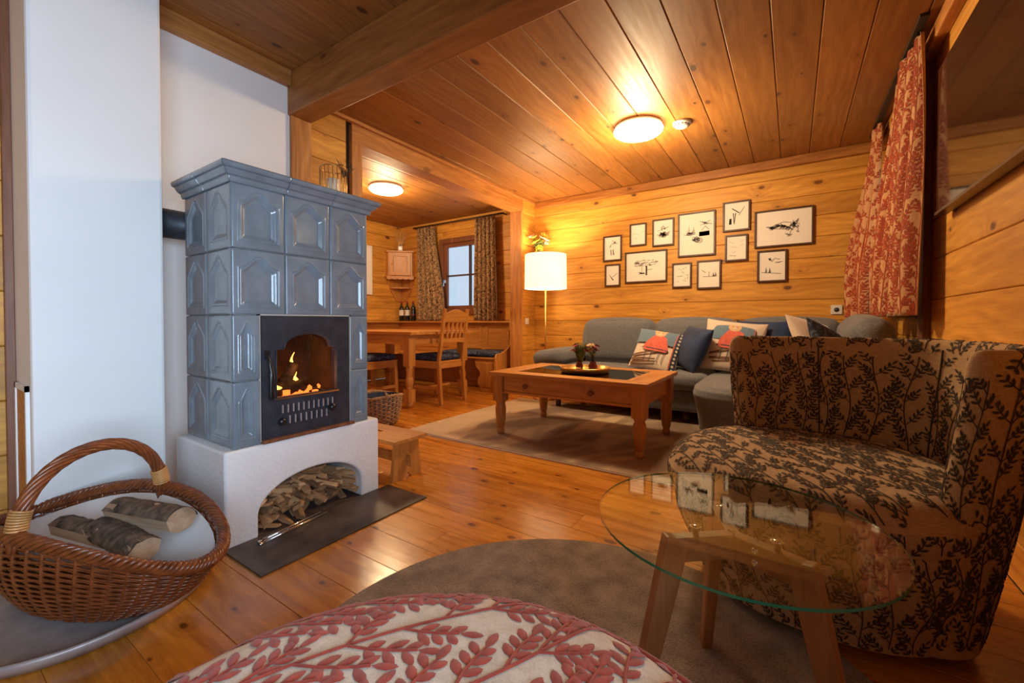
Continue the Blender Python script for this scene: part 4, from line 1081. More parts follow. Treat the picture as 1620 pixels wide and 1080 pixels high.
# ================================================================ PICTURES
pics = [(-1.806,-1.589,1.548,1.832,'small framed sketch of two skis and scattered marks, upper left of the group','skis'),
(-1.501,-1.317,1.689,1.933,'small framed sketch with a faint curved line, second in the top row','faint'),
(-1.256,-1.033,1.663,1.949,'framed sketch of a small cabin under tree lines, left of the largest upright picture','hut'),
(-.996,-.643,1.529,1.973,'largest upright framed sketch with fir trees, a shed and two rings','shed'),
(-1.784,-1.605,1.263,1.512,'smallest framed sketch with a slanting feather mark, lower left corner of the group','slant'),
(-1.551,-1.101,1.289,1.628,'wide framed drawing of a spreading tree with hanging lantern','tree'),
(-1.051,-.861,1.215,1.471,'small framed sketch of scattered dots, below the largest upright picture','dots'),
(-.812,-.590,1.194,1.479,'framed sketch of a low horizon with small firs, lowest of the group','horizon'),
(-.580,-.344,1.739,2.026,'framed sketch of crossed skis and poles, highest of the group','cross'),
(-.558,-.363,1.450,1.704,'framed sketch with very faint lines, just under the crossed skis','faint2'),
(-.309,.147,1.555,1.898,'widest framed drawing of a dark pine branch, right side of the group','branch'),
(-.285,-.048,1.234,1.529,'framed sketch of mountain and firs, under the pine branch drawing','mount')]
def strokes(mb, segs, ox, oz, w, h, yf, wd):
    for s_ in segs:
        pts = [(ox + a * w, oz + b * h) for a, b in s_]
        for (a, b), (c_, d) in zip(pts[:-1], pts[1:]):
            L = math.hypot(c_ - a, d - b) or 1e-6; nx, nz = -(d - b) / L * wd / 2, (c_ - a) / L * wd / 2
            mb.add([(a - nx, yf, b - nz), (c_ - nx, yf, d - nz), (c_ + nx, yf, d + nz), (a + nx, yf, b + nz)], [(0, 1, 2, 3)])
def art(kind, rng):
    S = []
    def fir(x, z, s_):
        for k in range(9): t = k / 8; S.append([(x - s_ * (1 - t) * .35 * rng.uniform(.6, 1.2), z + s_ * t), (x + s_ * (1 - t) * .35 * rng.uniform(.6, 1.2), z + s_ * t + .01)])
    def scr(x, z, w, h, n):
        for k in range(n): a = rng.uniform(0, 6.3); S.append([(x + rng.gauss(0, w), z + rng.gauss(0, h)) for _ in range(2)])
    def ring(x, z, r): S.append([(x + r * cos(a / 8 * 2 * pi), z + r * .8 * sin(a / 8 * 2 * pi)) for a in range(9)])
    if kind == 'skis':
        for x in (.40, .43, .54, .57): S.append([(x, .2), (x - .02, .45)])
        S.append([(.54, .35), (.62, .22)]); S.append([(.3, .55), (.42, .66)]); S.append([(.32, .55), (.42, .64)]); scr(.6, .75, .14, .05, 8)
    elif kind in ('faint', 'faint2'):
        S.append([(.25, .35), (.35, .30), (.5, .36)]); S.append([(.15, .58), (.35, .54), (.6, .5)]); S.append([(.75, .6), (.9, .63)])
        if kind == 'faint2': S.append([(.1, .8), (.4, .7)]); S.append([(.7, .75), (.9, .82)]); scr(.4, .15, .12, .02, 5)
    elif kind == 'hut':
        scr(.5, .42, .13, .06, 46); S.append([(.2, .58), (.45, .62)]); S.append([(.4, .62), (.5, .78), (.62, .62)]); scr(.5, .66, .1, .05, 8)
    elif kind == 'shed':
        fir(.28, .50, .2); fir(.42, .50, .17); scr(.32, .52, .07, .02, 16)
        for k in range(26): S.append([(.58, .44 + .004 * k), (.88, .45 + .004 * k)])
        S.append([(.66, .58), (.76, .68), (.86, .58)]); ring(.60, .34, .08); ring(.52, .36, .08); ring(.44, .38, .06); scr(.5, .36, .07, .03, 24)
        S.append([(.62, .70), (.90, .80)]); scr(.76, .75, .08, .03, 8)
    elif kind == 'slant':
        for k in range(6): S.append([(.22 + .02 * k, .55 - .02 * k), (.5 + .015 * k, .25)])
        S.append([(.5, .4), (.85, .6)])
    elif kind == 'tree':
        for k in range(60): x = rng.uniform(.18, .82); z = .52 + rng.uniform(0, .24) * (1 - abs(x - .5)); S.append([(x, z), (x + rng.uniform(.03, .09), z + rng.uniform(-.02, .03))])
        for x in (.505, .515, .525, .535): S.append([(x, .2), (x, .52)])
        S.append([(.40, .52), (.40, .34)]); scr(.40, .28, .035, .02, 22); scr(.6, .4, .05, .01, 5)
    elif kind == 'dots':
        for k in range(14): x, z = rng.uniform(.15, .85), rng.uniform(.2, .88); S.append([(x, z), (x + .07, z + rng.uniform(-.03, .05))])
        S.append([(.2, .45), (.55, .47)])
    elif kind == 'horizon':
        S.append([(.2, .42), (.85, .42)]); fir(.72, .42, .14); fir(.82, .42, .18); S.append([(.15, .68), (.35, .58)]); S.append([(.5, .42), (.52, .62)])
    elif kind == 'cross':
        S.append([(.30, .80), (.62, .60)]); S.append([(.84, .82), (.60, .52)]); S.append([(.33, .80), (.64, .61)])
        for x in (.36, .38, .46, .48): S.append([(x, .62), (.41, .2)])
        for k in range(7): S.append([(.2 + .015 * k, .2), (.22 + .012 * k, .42)])
    elif kind == 'branch':
        for k in range(70): t = rng.random(); x = .28 + .42 * t; z = .52 - .12 * t + .10 * sin(3 * t); S.append([(x, z), (x + rng.uniform(-.10, -.02), z + rng.uniform(-.10, .06))])
        S.append([(.18, .56), (.35, .48), (.58, .44), (.78, .72)]); S.append([(.3, .56), (.5, .66), (.7, .62)])
        for k in range(26): S.append([(.66 + rng.uniform(-.05, .12), .55 + rng.gauss(0, .08)), (.70 + rng.uniform(-.04, .1), .58 + rng.gauss(0, .08))])
        scr(.60, .28, .03, .03, 10); scr(.76, .36, .015, .03, 8)
    elif kind == 'mount':
        S.append([(.35, .78), (.5, .66), (.62, .76), (.8, .72)]); scr(.42, .74, .03, .03, 12); scr(.72, .62, .08, .01, 8); fir(.28, .28, .18); fir(.42, .27, .16); S.append([(.1, .29), (.85, .22)])
    return S
for i, (x0, x1, z0, z1, lab, kd) in enumerate(pics):
    t = T('framed_sketch', lab, 'picture', (0, 0, 0), 0, 'framed sketches on the back wall')
    f = .016; yb, yf = YB - .001, YB - .024
    m_ = MB(); m_.box(x0, x0 + f, yf, yb, z0, z1); m_.box(x1 - f, x1, yf, yb, z0, z1); m_.box(x0 + f, x1 - f, yf, yb, z0, z0 + f); m_.box(x0 + f, x1 - f, yf, yb, z1 - f, z1)
    m_.build('frame', M['frame'], t, .002)
    MB().box(x0 + f, x1 - f, YB - .012, YB - .008, z0 + f, z1 - f).build('paper', M['paper'], t)
    m_ = MB(); strokes(m_, art(kd, random.Random(i + 20)), x0 + f, z0 + f, x1 - x0 - 2 * f, z1 - z0 - 2 * f, YB - .0124, .0045 if kd not in ('faint', 'faint2') else .0018)
    m_.build('drawing', M['ink'], t)

# ================================================================ small wall fittings
so = T('wall_socket', 'white wall socket above the sofa back by the red curtain', 'socket', (.314, YB, .97))
MB().rbox((0, -.006, 0), .08, .012, .08, .004, 6).build('plate', M['white'], so)
o = MB().lathe([(0, .0), (.019, .0), (.019, .001), (0, .001)], n=20).build('socket_well', M['hole'], so); o.matrix_local = Matrix(((1, 0, 0, 0), (0, 0, -1, -.0125), (0, 1, 0, 0), (0, 0, 0, 1)))
sw = T('light_switch', 'small white light switch beside the alcove opening', 'switch', (XP, 4.40, .87))
MB().rbox((.006, 0, 0), .012, .075, .075, .004, 6).build('plate', M['white'], sw)
MB().rbox((.013, 0, 0), .006, .05, .05, .002, 4).build('rocker', M['white'], sw)
# corner shelf with flowers
cs = T('corner_shelf', 'small triangular wooden shelf in the corner behind the floor lamp', 'shelf', (XP, YB, 0))
MB().prism([(0, 0), (.24, 0), (.24, -.04), (.04, -.24), (0, -.24)], 2, 1.47, 1.49).build('shelf_board', M['furn_x'], cs, .002)
m_ = MB(); m_.prism([(-.24, 1.47), (0, 1.47), (0, 1.32)], 0, 0.0, .015); m_.build('bracket', M['furn_y'], cs)
v_ = T('flower_vase', 'pale vase with pink and yellow-green flowers above the floor lamp', 'vase', (-2.585, 4.46, 1.4905))
MB().lathe([(0, 0), (.04, 0), (.055, .05), (.05, .12), (.03, .17), (.034, .20), (.028, .20), (.024, .17), (0, .1)], n=24).build('vase_body', M['white'], v_)
bouquet(v_, .20, ('petal_pink', 'leaf_bright', 'petal_pink', 'leaf_bright'), 'leaf', random.Random(8), .13, .22, 12)
m_ = MB()
for k in range(26): a = rnd.uniform(0, 6.3); q = Vector((.01 + .03 * cos(a), .03 * sin(a), .24 + rnd.uniform(0, .05))); petal_flower(m_, q, (cos(a), sin(a), .6), .028, 6)
m_.build('petals', M['leaf_bright'], v_)

# TV on the right wall
tv = T('wall_television', 'large black glossy television mounted high on the right wall', 'television', (XR, 2.16, 0))
MB().box(-.055, -.02, -.65, .65, 1.385, 2.065).build('screen_panel', M['screen'], tv, .003)
m_ = MB(); m_.box(-.060, -.018, -.653, .653, 1.375, 1.388); m_.build('lower_bezel', M['bezel'], tv)
MB().box(-.02, -.001, -.25, .25, 1.55, 1.9).build('wall_bracket', M['iron'], tv)

# ================================================================ CURTAINS
def curtain(name, label, cat, P, nu, nv, m, parent=None, group=None):
    t = T(name, label, 'curtain', (0, 0, 0), 0, group)
    o = MB().grid(P, nu, nv).build('cloth', m, t); md = o.modifiers.new('thick', 'SOLIDIFY'); md.thickness = .003; md.offset = 0
    return t
def red_curtain(y0, y1, y0b, y1b, label, ph, z0, z1=2.32, xc=.515, nf=5.5, amp=.028, xb=0, xb2=0):
    def P(s_, q):
        z = z1 + (z0 - z1) * q; k = smooth01(q * 1.2)
        ya, yb_ = y0 + (y0b - y0) * k, y1 + (y1b - y1) * k
        y_ = ya + (yb_ - ya) * s_
        x = xc + (amp * (.55 + .45 * q)) * sin(2 * pi * nf * s_ + ph + .5 * sin(2.2 * q)) + .012 * sin(9 * s_ + 4 * q) + k * (xb + (xb2 - xb) * s_)
        return Vector((x, y_ + .012 * cos(2 * pi * nf * s_ + ph), z))
    t = curtain('red_curtain', label, 'curtain', P, 130, 50, M['curt_cream'], group='red leaf curtains at the right window')
    Wd = (y1b - y0b) * 1.5; Ht = z1 - z0
    global er; er = random.Random(int(ph * 10) + 4)
    PP = lambda x, y_: P(x / Wd, 1 - y_ / Ht)
    S = surf_normal(PP)
    def S2(x, y_):
        p, n = S(x, y_); return (p, n if n.x < 0 else -n)
    embroider(S2, sprigs(Wd, Ht, .085, .080, .029, er, .007, 3, .42, .45), Wd, Ht, 'leaf_print', M['curt_red'], t, .0024, .0006)
    m_ = MB()
    for k in range(8): yy = y0 + (y1 - y0) * (k + .5) / 8; m_.box(xc - .006, xc + .006, yy - .004, yy + .004, z1 - .005, z1 + .014)
    m_.build('curtain_hook', M['rail'], t)
    return t
red_curtain(2.90, 3.50, 2.90, 3.78, 'red leaf-patterned curtain nearest the television', .3, .90, xb=-.005, xb2=-.06)
red_curtain(4.08, 4.36, 3.92, 4.36, 'red leaf-patterned curtain at the far side of the right window', 2.1, .90, xb=-.07, xb2=-.14)
rl = T('curtain_rail', 'dark curtain rail above the right-hand window', 'curtain rail', (0, 0, 0))
MB().box(.497, .533, 2.80, 4.42, 2.334, 2.3495).build('rail', M['rail'], rl)
def dining_curtain(x0, x1, x0b, x1b, label, ph, z0=.875, z1=2.255):
    def P(s_, q):
        z = z1 + (z0 - z1) * q; k = smooth01(q * 1.1)
        xa, xb_ = x0 + (x0b - x0) * k, x1 + (x1b - x1) * k
        return Vector((xa + (xb_ - xa) * s_, 4.50 + .030 * sin(2 * pi * 5.5 * s_ + ph + .6 * sin(2 * q)), z))
    return curtain('dining_curtain', label, 'curtain', P, 110, 30, M['curt_leafy'], group='brown leaf curtains in the dining alcove')
dining_curtain(-4.72, -4.36, -4.74, -4.16, 'brown leaf-patterned curtain left of the alcove window', 0)
dining_curtain(-3.62, -3.26, -3.64, -3.22, 'brown leaf-patterned curtain right of the alcove window', 1)
rd = T('curtain_rod', 'dark curtain rod above the alcove window', 'curtain rod', (0, 0, 0))
MB().tube([(-4.80, 4.50, 2.275), (-3.14, 4.50, 2.275)], .011, 12).build('rod', M['rail'], rd)
m_ = MB(); m_.tube([(-4.79, 4.50, 2.275), (-4.79, YB, 2.275)], .008, 8); m_.tube([(-3.15, 4.50, 2.275), (-3.15, YB, 2.275)], .008, 8); m_.build('rod_bracket', M['rail'], rd)

# ================================================================ DINING ALCOVE
dt = T('dining_table', 'long pine dining table with turned legs in the alcove', 'dining table', (0, 0, 0))
TX0, TX1, TY0, TY1 = -4.55, -3.09, 2.86, 3.81
for k in range(5):
    a = TY0 + (TY1 - TY0) * k / 5; MB().box(TX0, TX1, a + .0005, a + (TY1 - TY0) / 5 - .0005, .735, .765).build('tabletop_board', M['furn_x'], dt, .003)
m_ = MB().box(TX0 + .1, TX1 - .1, TY0 + .06, TY0 + .08, .635, .735); m_.build('apron', M['furn_x'], dt)
MB().box(TX0 + .1, TX1 - .1, TY1 - .08, TY1 - .06, .635, .735).build('apron', M['furn_x'], dt)
MB().box(TX1 - .10, TX1 - .08, TY0 + .08, TY1 - .08, .635, .735).build('apron', M['furn_y'], dt)
for x in (TX0 + .11, -3.19):
    for y_ in (2.93, 3.74):
        m_ = MB().box(x - .042, x + .042, y_ - .042, y_ + .042, .42, .735)
        m_.box(x - .042, x + .042, y_ - .042, y_ + .042, .06, .19)
        m_.lathe([(0, .001), (.024, .001), (.036, .03), (.04, .06), (0, .06)], (x, y_, 0), 20)
        m_.lathe([(0, .19), (.036, .19), (.028, .20), (.030, .215), (.038, .235), (.040, .27), (.035, .30), (.028, .315), (.034, .325), (.028, .335), (.034, .345), (.028, .355), (.034, .37), (.036, .40), (.040, .42), (0, .42)], (x, y_, 0), 20)
        m_.build('leg', M['furn_z'], dt)
# chair: local frame, back at x=0, seat towards -x, width along y
def make_chair(label):
    t = T('dining_chair', label, 'chair', (0, 0, 0), 0, 'pine dining chairs')
    for s_ in (-1, 1):
        MB().bar((.035, s_ * .19, .0), (0, s_ * .185, .45), .036, .036, up=(1, 0, 0)).build('leg', M['furn_z'], t, .003)
        MB().bar((-.40, s_ * .19, .0), (-.38, s_ * .19, .44), .036, .036, up=(1, 0, 0)).build('leg', M['furn_z'], t, .003)
        MB().bar((0, s_ * .185, .45), (.085, s_ * .180, 1.0), .036, .034, .034, .026, up=(1, 0, 0)).build('back_post', M['furn_z'], t, .003)
        MB().box(-.38, 0, s_ * .19 - .010, s_ * .19 + .010, .375, .43).build('seat_rail', M['furn_x'], t)
        MB().box(-.38, .02, s_ * .19 - .011, s_ * .19 + .011, .15, .18).build('stretcher', M['furn_x'], t)
    MB().box(-.20, -.175, -.18, .18, .155, .175).build('stretcher', M['furn_y'], t)
    for x in (-.385, 0.0): MB().box(x - .010, x + .010, -.175, .175, .375, .43).build('seat_rail', M['furn_y'], t)
    MB().box(-.41, .0, -.205, .205, .43, .452).build('seat', M['furn_x'], t, .006)
    # crest with a humped top, lower rail, slats
    cr_ = [(-.165, .86), (.165, .86), (.165, .955)] + [(.165 - .33 * k / 16, .955 + .04 * sin(pi * k / 16) ** 1.5) for k in range(1, 16)] + [(-.165, .955)]
    m_ = MB().prism(cr_, 0, .062, .082); m_.v = [(x + (z - .9) * .155, y_, z) for x, y_, z in m_.v]; m_.build('crest_rail', M['furn_y'], t, .003)
    m_ = MB().bar((.036, -.17, .665), (.036, .17, .665), .045, .020, up=(1, 0, 0)); m_.build('lower_rail', M['furn_y'], t)
    for y_ in (-.10, -.035, .035, .10):
        MB().bar((.038, y_, .68), (.066, y_, .87), .026, .012, up=(1, 0, 0)).build('slat', M['furn_z'], t)
    return t
ch1 = make_chair('pine chair with slatted back and shaped crest at the right end of the dining table')
ch1.location = (-3.06, 3.40, 0)
ch2 = dup(ch1, (-3.79, 2.72, 0), R(-90), 'pine chair on the near side of the dining table, partly hidden by the stove')
for nm, loc, rz, lab in (('seat_cushion', (-3.06, 3.40, 0), 0, 'navy patterned seat pad on the slat-backed chair at the table end'), ('seat_cushion', (-3.79, 2.72, 0), R(-90), 'blue seat pad on the chair just right of the stove')):
    t = T('seat_pad', lab, 'cushion', loc, rz)
    MB().rbox((-.205, 0, .485), .39, .385, .062, .028, 12, puff=.01).build('pad', M['seatpad'], t)
# corner bench
bn = T('corner_bench', 'built-in pine corner bench with panelled back round the dining alcove', 'bench', (0, 0, 0))
MB().box(XA + .02, -2.98, 4.10, 4.50, .405, .43).build('seat_board', M['furn_x'], bn, .005)
MB().box(XA + .02, XA + .50, YN + .6, 4.10, .405, .43).build('seat_board', M['furn_y'], bn, .005)
MB().box(XA + .02, -2.98, 4.51, 4.535, .43, .85).build('back_panel', M['furn_x'], bn)
MB().box(XA + .04, XA + .065, YN + .6, 4.51, .43, .85).build('back_panel', M['furn_y'], bn)
MB().box(XA + .01, -2.96, 4.44, 4.585, .850, .872).build('top_ledge', M['furn_x'], bn, .004)
MB().box(XA + .01, XA + .16, YN + .6, 4.44, .850, .872).build('top_ledge', M['furn_y'], bn, .004)
for a, b in ((-4.6, -4.1), (-4.0, -3.5), (-3.42, -3.05)):
    m_ = MB(); m_.box(a, b, 4.500, 4.51, .50, .53); m_.box(a, b, 4.500, 4.51, .79, .82); m_.box(a, a + .03, 4.500, 4.51, .53, .79); m_.box(b - .03, b, 4.500, 4.51, .53, .79); m_.build('panel_moulding', M['furn_x'], bn)
# shaped support under the seat, facing the room, and end panel with S curve
sup = [(-3.20, 0), (-2.99, 0), (-2.99, .405), (-3.30, .405), (-3.305, .36), (-3.29, .30), (-3.25, .27), (-3.225, .235), (-3.235, .19), (-3.265, .14), (-3.262, .09), (-3.235, .06)]
MB().prism(sup, 1, 4.12, 4.145).build('shaped_support', M['furn_z'], bn, .002)
MB().box(-3.215, -3.02, 4.112, 4.12, .06, .36).build('support_panel', M['furn_z'], bn, .002)
ep = [(4.08, 0), (4.585, 0), (4.585, .93), (4.52, .95), (4.44, .93), (4.40, .86), (4.395, .76), (4.42, .66), (4.40, .58), (4.33, .52), (4.20, .48), (4.10, .47), (4.08, .43)]
MB().prism(ep, 0, -2.978, -2.953).build('end_panel', M['furn_z'], bn, .003)
MB().box(XA + .02, -3.25, 4.44, 4.455, 0, .405).build('kick_board', M['furn_x'], bn)
t = T('bench_pad', 'navy patterned seat pad on the right end of the corner bench', 'cushion', (0, 0, 0))
MB().rbox((-3.42, 4.28, .462), .84, .38, .062, .028, 14, puff=.008).build('pad', M['seatpad'], t)
# wine bottles on the ledge
def bottle(loc, lab, lm2):
    t = T('wine_bottle', lab, 'bottle', loc, 0, 'wine bottles on the bench ledge')
    MB().lathe([(0, .001), (.036, .001), (.038, .006), (.038, .185), (.034, .205), (.018, .232), (.0145, .245), (.0145, .262), (0, .262)], n=24).build('glass_body', M['wineglass'], t)
    MB().lathe([(0, .262), (.0155, .262), (.0155, .305), (0, .306)], n=16).build('capsule', M['label_red'], t)
    MB().grid(lambda u, v: (.0386 * cos(2 * pi * u), .0386 * sin(2 * pi * u), .085 + .085 * v), 24, 2, cu=True).build('paper_label', lm2, t)
    return t
bottle((-5.04, 4.475, .873), 'wine bottle with plain white label, left of the three', M['label'])
b2 = bottle((-4.94, 4.50, .873), 'wine bottle with white label and dark mark, middle of the three', M['label'])
MB().box(-.004, .004, -.0392, -.0386, .10, .15).build('label_mark', M['ink'], b2)
b3 = bottle((-4.83, 4.52, .873), 'wine bottle with dark label and red band, right of the three', M['wineglass'])
MB().grid(lambda u, v: (.0388 * cos(2 * pi * u), .0388 * sin(2 * pi * u), .09 + .012 * v), 24, 2, cu=True).build('label_band', M['label_red'], b3)
# corner cabinet (45 degrees)
cc = T('corner_cabinet', 'small pine corner cabinet with panelled door and scalloped shelf below', 'cabinet', (XA, YB, 0))
def tri(r, e=.0): return [(0, 0), (r, 0), (r, -.06), (.06, -r), (0, -r)]
fr = .34
MB().prism(tri(fr - .03), 2, 1.56, 1.92).build('body', M['furn_z'], cc)
MB().prism(tri(fr), 2, 1.92, 1.945).build('cornice', M['furn_x'], cc, .004)
MB().prism(tri(fr), 2, 1.54, 1.56).build('bottom_board', M['furn_x'], cc, .004)
s2 = sqrt(.5); D = Vector((s2, -s2, 0)); A = Vector((s2, s2, 0)); r_ = fr - .03
cen = Vector(((r_ + .06) / 2, -(r_ + .06) / 2, 0))
door_c = MB().obox(cen + D * .008 + Vector((0, 0, 1.74)), A, D, (0, 0, 1), .30, .018, .34).build('door', M['furn_z'], cc, .002)
m_ = MB()
for a_, z_, w_, h_ in ((-.125, 0, .05, .34), (.125, 0, .05, .34), (0, .145, .20, .05), (0, -.145, .20, .05)): m_.obox(cen + D * .021 + A * a_ + Vector((0, 0, 1.74 + z_)), A, D, (0, 0, 1), w_, .018, h_)
m_.build('door_frame', M['furn_z'], door_c)
m_ = MB()
for a_, z_, w_, h_ in ((-.098, 0, .006, .244), (.098, 0, .006, .244), (0, .121, .20, .006), (0, -.121, .20, .006)): m_.obox(cen + D * .019 + A * a_ + Vector((0, 0, 1.74 + z_)), A, D, (0, 0, 1), w_, .008, h_)
m_.build('panel_groove', M['darkwood'], door_c)
MB().lathe([(0, -.01), (.01, -.008), (.012, 0), (.01, .008), (0, .01)], tuple(cen + D * .034 - A * .12 + Vector((0, 0, 1.74))), 12).build('knob', M['furn_z'], door_c)
sc_ = []
W2 = .40
for k in range(49): t = k / 48; sc_.append((-W2 / 2 + W2 * t, -.028 - .012 * abs(sin(pi * 5 * t))))
sc_ = sc_ + [(W2 / 2, 0), (-W2 / 2, 0)]
m_ = MB(); c0 = Vector(((fr + .06) / 2, -(fr + .06) / 2, 1.545)); n_ = len(sc_)
v = [c0 + D * dd + A * a_ + Vector((0, 0, z_)) for dd in (-.008, .006) for a_, z_ in sc_]
m_.add(v, [tuple(range(n_))[::-1], tuple(range(n_, 2 * n_))] + [(i, (i + 1) % n_, n_ + (i + 1) % n_, n_ + i) for i in range(n_)]); m_.build('scalloped_valance', M['furn_z'], cc)
MB().prism(tri(.24), 2, 1.375, 1.39).build('shelf', M['furn_x'], cc)
side = [(.31, 1.54), (.31, 1.50), (.285, 1.45), (.25, 1.42), (.245, 1.38), (.23, 1.33), (.18, 1.28), (.15, 1.24), (.12, 1.19), (.06, 1.175), (0, 1.17), (0, 1.54)]
MB().prism([(a_, z_) for a_, z_ in side], 1, -.016, -.001).build('side_board', M['furn_z'], cc)
MB().prism([(-a_, z_) for a_, z_ in side], 0, .001, .016).build('side_board', M['furn_z'], cc)
df = T('reed_diffuser', 'square glass reed diffuser with white label on the corner cabinet', 'diffuser', (XA + .15, YB - .15, 1.9455), R(45))
MB().rbox((0, 0, .04), .07, .07, .078, .010, 8).build('glass_jar', M['white'], df)
MB().box(-.022, .022, -.0375, -.0355, .02, .05).build('paper_label', M['wineglass'], df)
MB().lathe([(.012, .078), (.012, .095), (0, .095)], n=12).build('neck', M['iron_dark'], df)
m_ = MB()
for k in range(8): a = R(-26 + 52 * k / 7); m_.tube([(0, 0, .05), (sin(a) * .24, .03 * sin(3 * k), .09 + cos(a) * .22)], .0034, 5)
m_.build('reeds', M['petal_gold'], df)
wf = T('narrow_white_picture', 'white framed picture on the alcove left wall, mostly hidden by the stove', 'picture', (XA, 3.83, 0))
m_ = MB(); m_.box(.001, .02, -.2, .2, 1.26, 1.98); m_.build('frame', M['white'], wf, .003); MB().box(.02, .021, -.17, .17, 1.30, 1.94).build('paper', M['paper'], wf)

# ================================================================ FOOT STOOL
fs_ = T('foot_stool', 'low pine foot stool with slotted top beside the stove base', 'stool', (0, 0, 0))
sx0, sx1, sy0, sy1 = -2.27, -1.745, 1.50, 1.735; zt = .228
m_ = MB(); m_.box(sx0, -2.10, sy0, sy1, zt - .018, zt); m_.box(-1.99, sx1, sy0, sy1, zt - .018, zt); m_.box(-2.10, -1.99, sy0, 1.605, zt - .018, zt); m_.box(-2.10, -1.99, 1.63, sy1, zt - .018, zt)
m_.build('top_board', M['furn_x'], fs_)
for x in (-1.79, -2.20):
    m_ = MB().prism([(1.535, zt - .018), (1.70, zt - .018), (1.725, 0), (1.65, 0), (1.62, .03), (1.59, 0), (1.51, 0)], 0, x - .011, x + .011); m_.build('leg_board', M['furn_z'], fs_, .002)
MB().box(-2.235, -1.755, 1.605, 1.63, .075, .125).build('stretcher', M['furn_x'], fs_)
MB().obox((-1.762, 1.618, .10), (0, 1, 0), (1, 0, 0), (0, 0, 1), .012, .030, .065).build('wedge', M['furn_z'], fs_)

# ================================================================ WICKER BASKETS
def woven(parent, Pf, rows, nst, amp, rad, m, names=('weave', 'stake'), steps=6, tk=4):
    wv = MB(); N = nst * steps
    for r in range(rows):
        t = (r + .5) / rows
        pts = []
        for k in range(N):
            a = 2 * pi * k / N; p, n = Pf(a, t); pts.append(p + n * (amp * sin(nst / 2 * a * 1.0 + pi * (r % 2))))
        wv.tube(pts, rad, tk, True, flat=.8)
    wv.build(names[0], m, parent)['kind'] = 'stuff'
    sk = MB()
    for k in range(nst):
        a = 2 * pi * (k) / nst; sk.tube([Pf(a, t)[0] for t in [i / 8 for i in range(9)]], rad * 1.15, 5)
    sk.build(names[1], m, parent)['kind'] = 'stuff'
BC = Vector((-1.782, .367, 0)); BT = .296; ca, sa = cos(BT), sin(BT)
bk = T('log_basket', 'large oval brown wicker basket with hoop handle, cloth lining and split logs', 'basket', (0, 0, 0))
def rim(a, k=1.0, dz=0): e, g = .448 * k * cos(a), .1825 * k * sin(a); return Vector((BC.x + ca * e - sa * g, BC.y + sa * e + ca * g, .243 - .045 * cos(2 * a) + dz))
def basepts(a): e, g = .275 * cos(a), .125 * sin(a); return Vector((-1.82 + ca * e - sa * g, .36 + sa * e + ca * g, .030))
def Pb(a, t):
    b_, r_ = basepts(a), rim(a); k = t ** .75 if t > 0 else 0; p = b_.lerp(r_, t); kk = sin(pi * t) * .022
    out = Vector(((r_ - BC).x, (r_ - BC).y, 0)).normalized(); q = Vector((b_.x + (r_.x - b_.x) * k, b_.y + (r_.y - b_.y) * k, p.z)) + out * kk
    return q, out
woven(bk, Pb, 30, 52, .0038, .0042, M['wicker'], steps=6)
br = MB()
for s_ in range(6):
    ph = 2 * pi * s_ / 6; pts = []
    for k in range(240):
        a = 2 * pi * k / 240; p, o_ = rim(a, 1.0), Pb(a, 1)[1]; q = 21 * a + ph
        pts.append(p + o_ * (.015 * cos(q) + .004) + Vector((0, 0, .013 * sin(q) + .004)))
    br.tube(pts, .0068, 5, True)
br.build('braided_rim', M['wicker'], bk)['kind'] = 'stuff'
A_, B_ = rim(pi / 2), rim(-pi / 2)
hn = MB()
for s_ in range(8):
    ph = 2 * pi * s_ / 8; pts = []
    for k in range(90):
        t = k / 89; an = pi * t; c_ = (A_ + B_) / 2; d_ = (A_ - B_) / 2
        p = c_ + d_ * cos(an) + Vector((0, 0, -.035 + (.475 - .243) * sin(an) ** .8)); tn = (-d_ * sin(an) + Vector((0, 0, .2 * cos(an)))).normalized(); w_ = Vector((ca, sa, 0)); u_ = tn.cross(w_)
        q = 14 * t + ph; pts.append(p + w_ * (.0125 * cos(q)) + u_ * (.0125 * sin(q)))
    hn.tube(pts, .0062, 5)
hn.build('hoop_handle', M['wicker'], bk)
for e_ in (0, 1):
    bd_ = MB()
    for k in range(8):
        t = .055 + .009 * k; t = t if e_ == 0 else 1 - t; an = pi * t; c_ = (A_ + B_) / 2; d_ = (A_ - B_) / 2
        p = c_ + d_ * cos(an) + Vector((0, 0, -.035 + .232 * sin(an) ** .8)); w_ = Vector((ca, sa, 0)); tn = (-d_ * sin(an) + Vector((0, 0, .2 * cos(an)))).normalized(); u_ = tn.cross(w_)
        bd_.tube([p + w_ * (.021 * cos(2 * pi * j / 14)) + u_ * (.021 * sin(2 * pi * j / 14)) for j in range(14)], .0036, 5, True)
    bd_.build('cane_binding', M['wicker_band'], bk)
def liner(u, v):
    a = 2 * pi * u; p = rim(a, .94); c_ = Vector((BC.x, BC.y, .13)); k = v
    q = c_.lerp(p, k); q.z = .135 + (p.z - .020 - .135) * k ** 2.6 + .004 * sin(8 * a) * k * (1 - k) * 4; return q
MB().grid(liner, 60, 16, cu=True).build('cloth_lining', M['liner'], bk)
MB().add([basepts(2 * pi * k / 40) for k in range(40)], [tuple(range(40))]).build('woven_bottom', M['wicker'], bk)
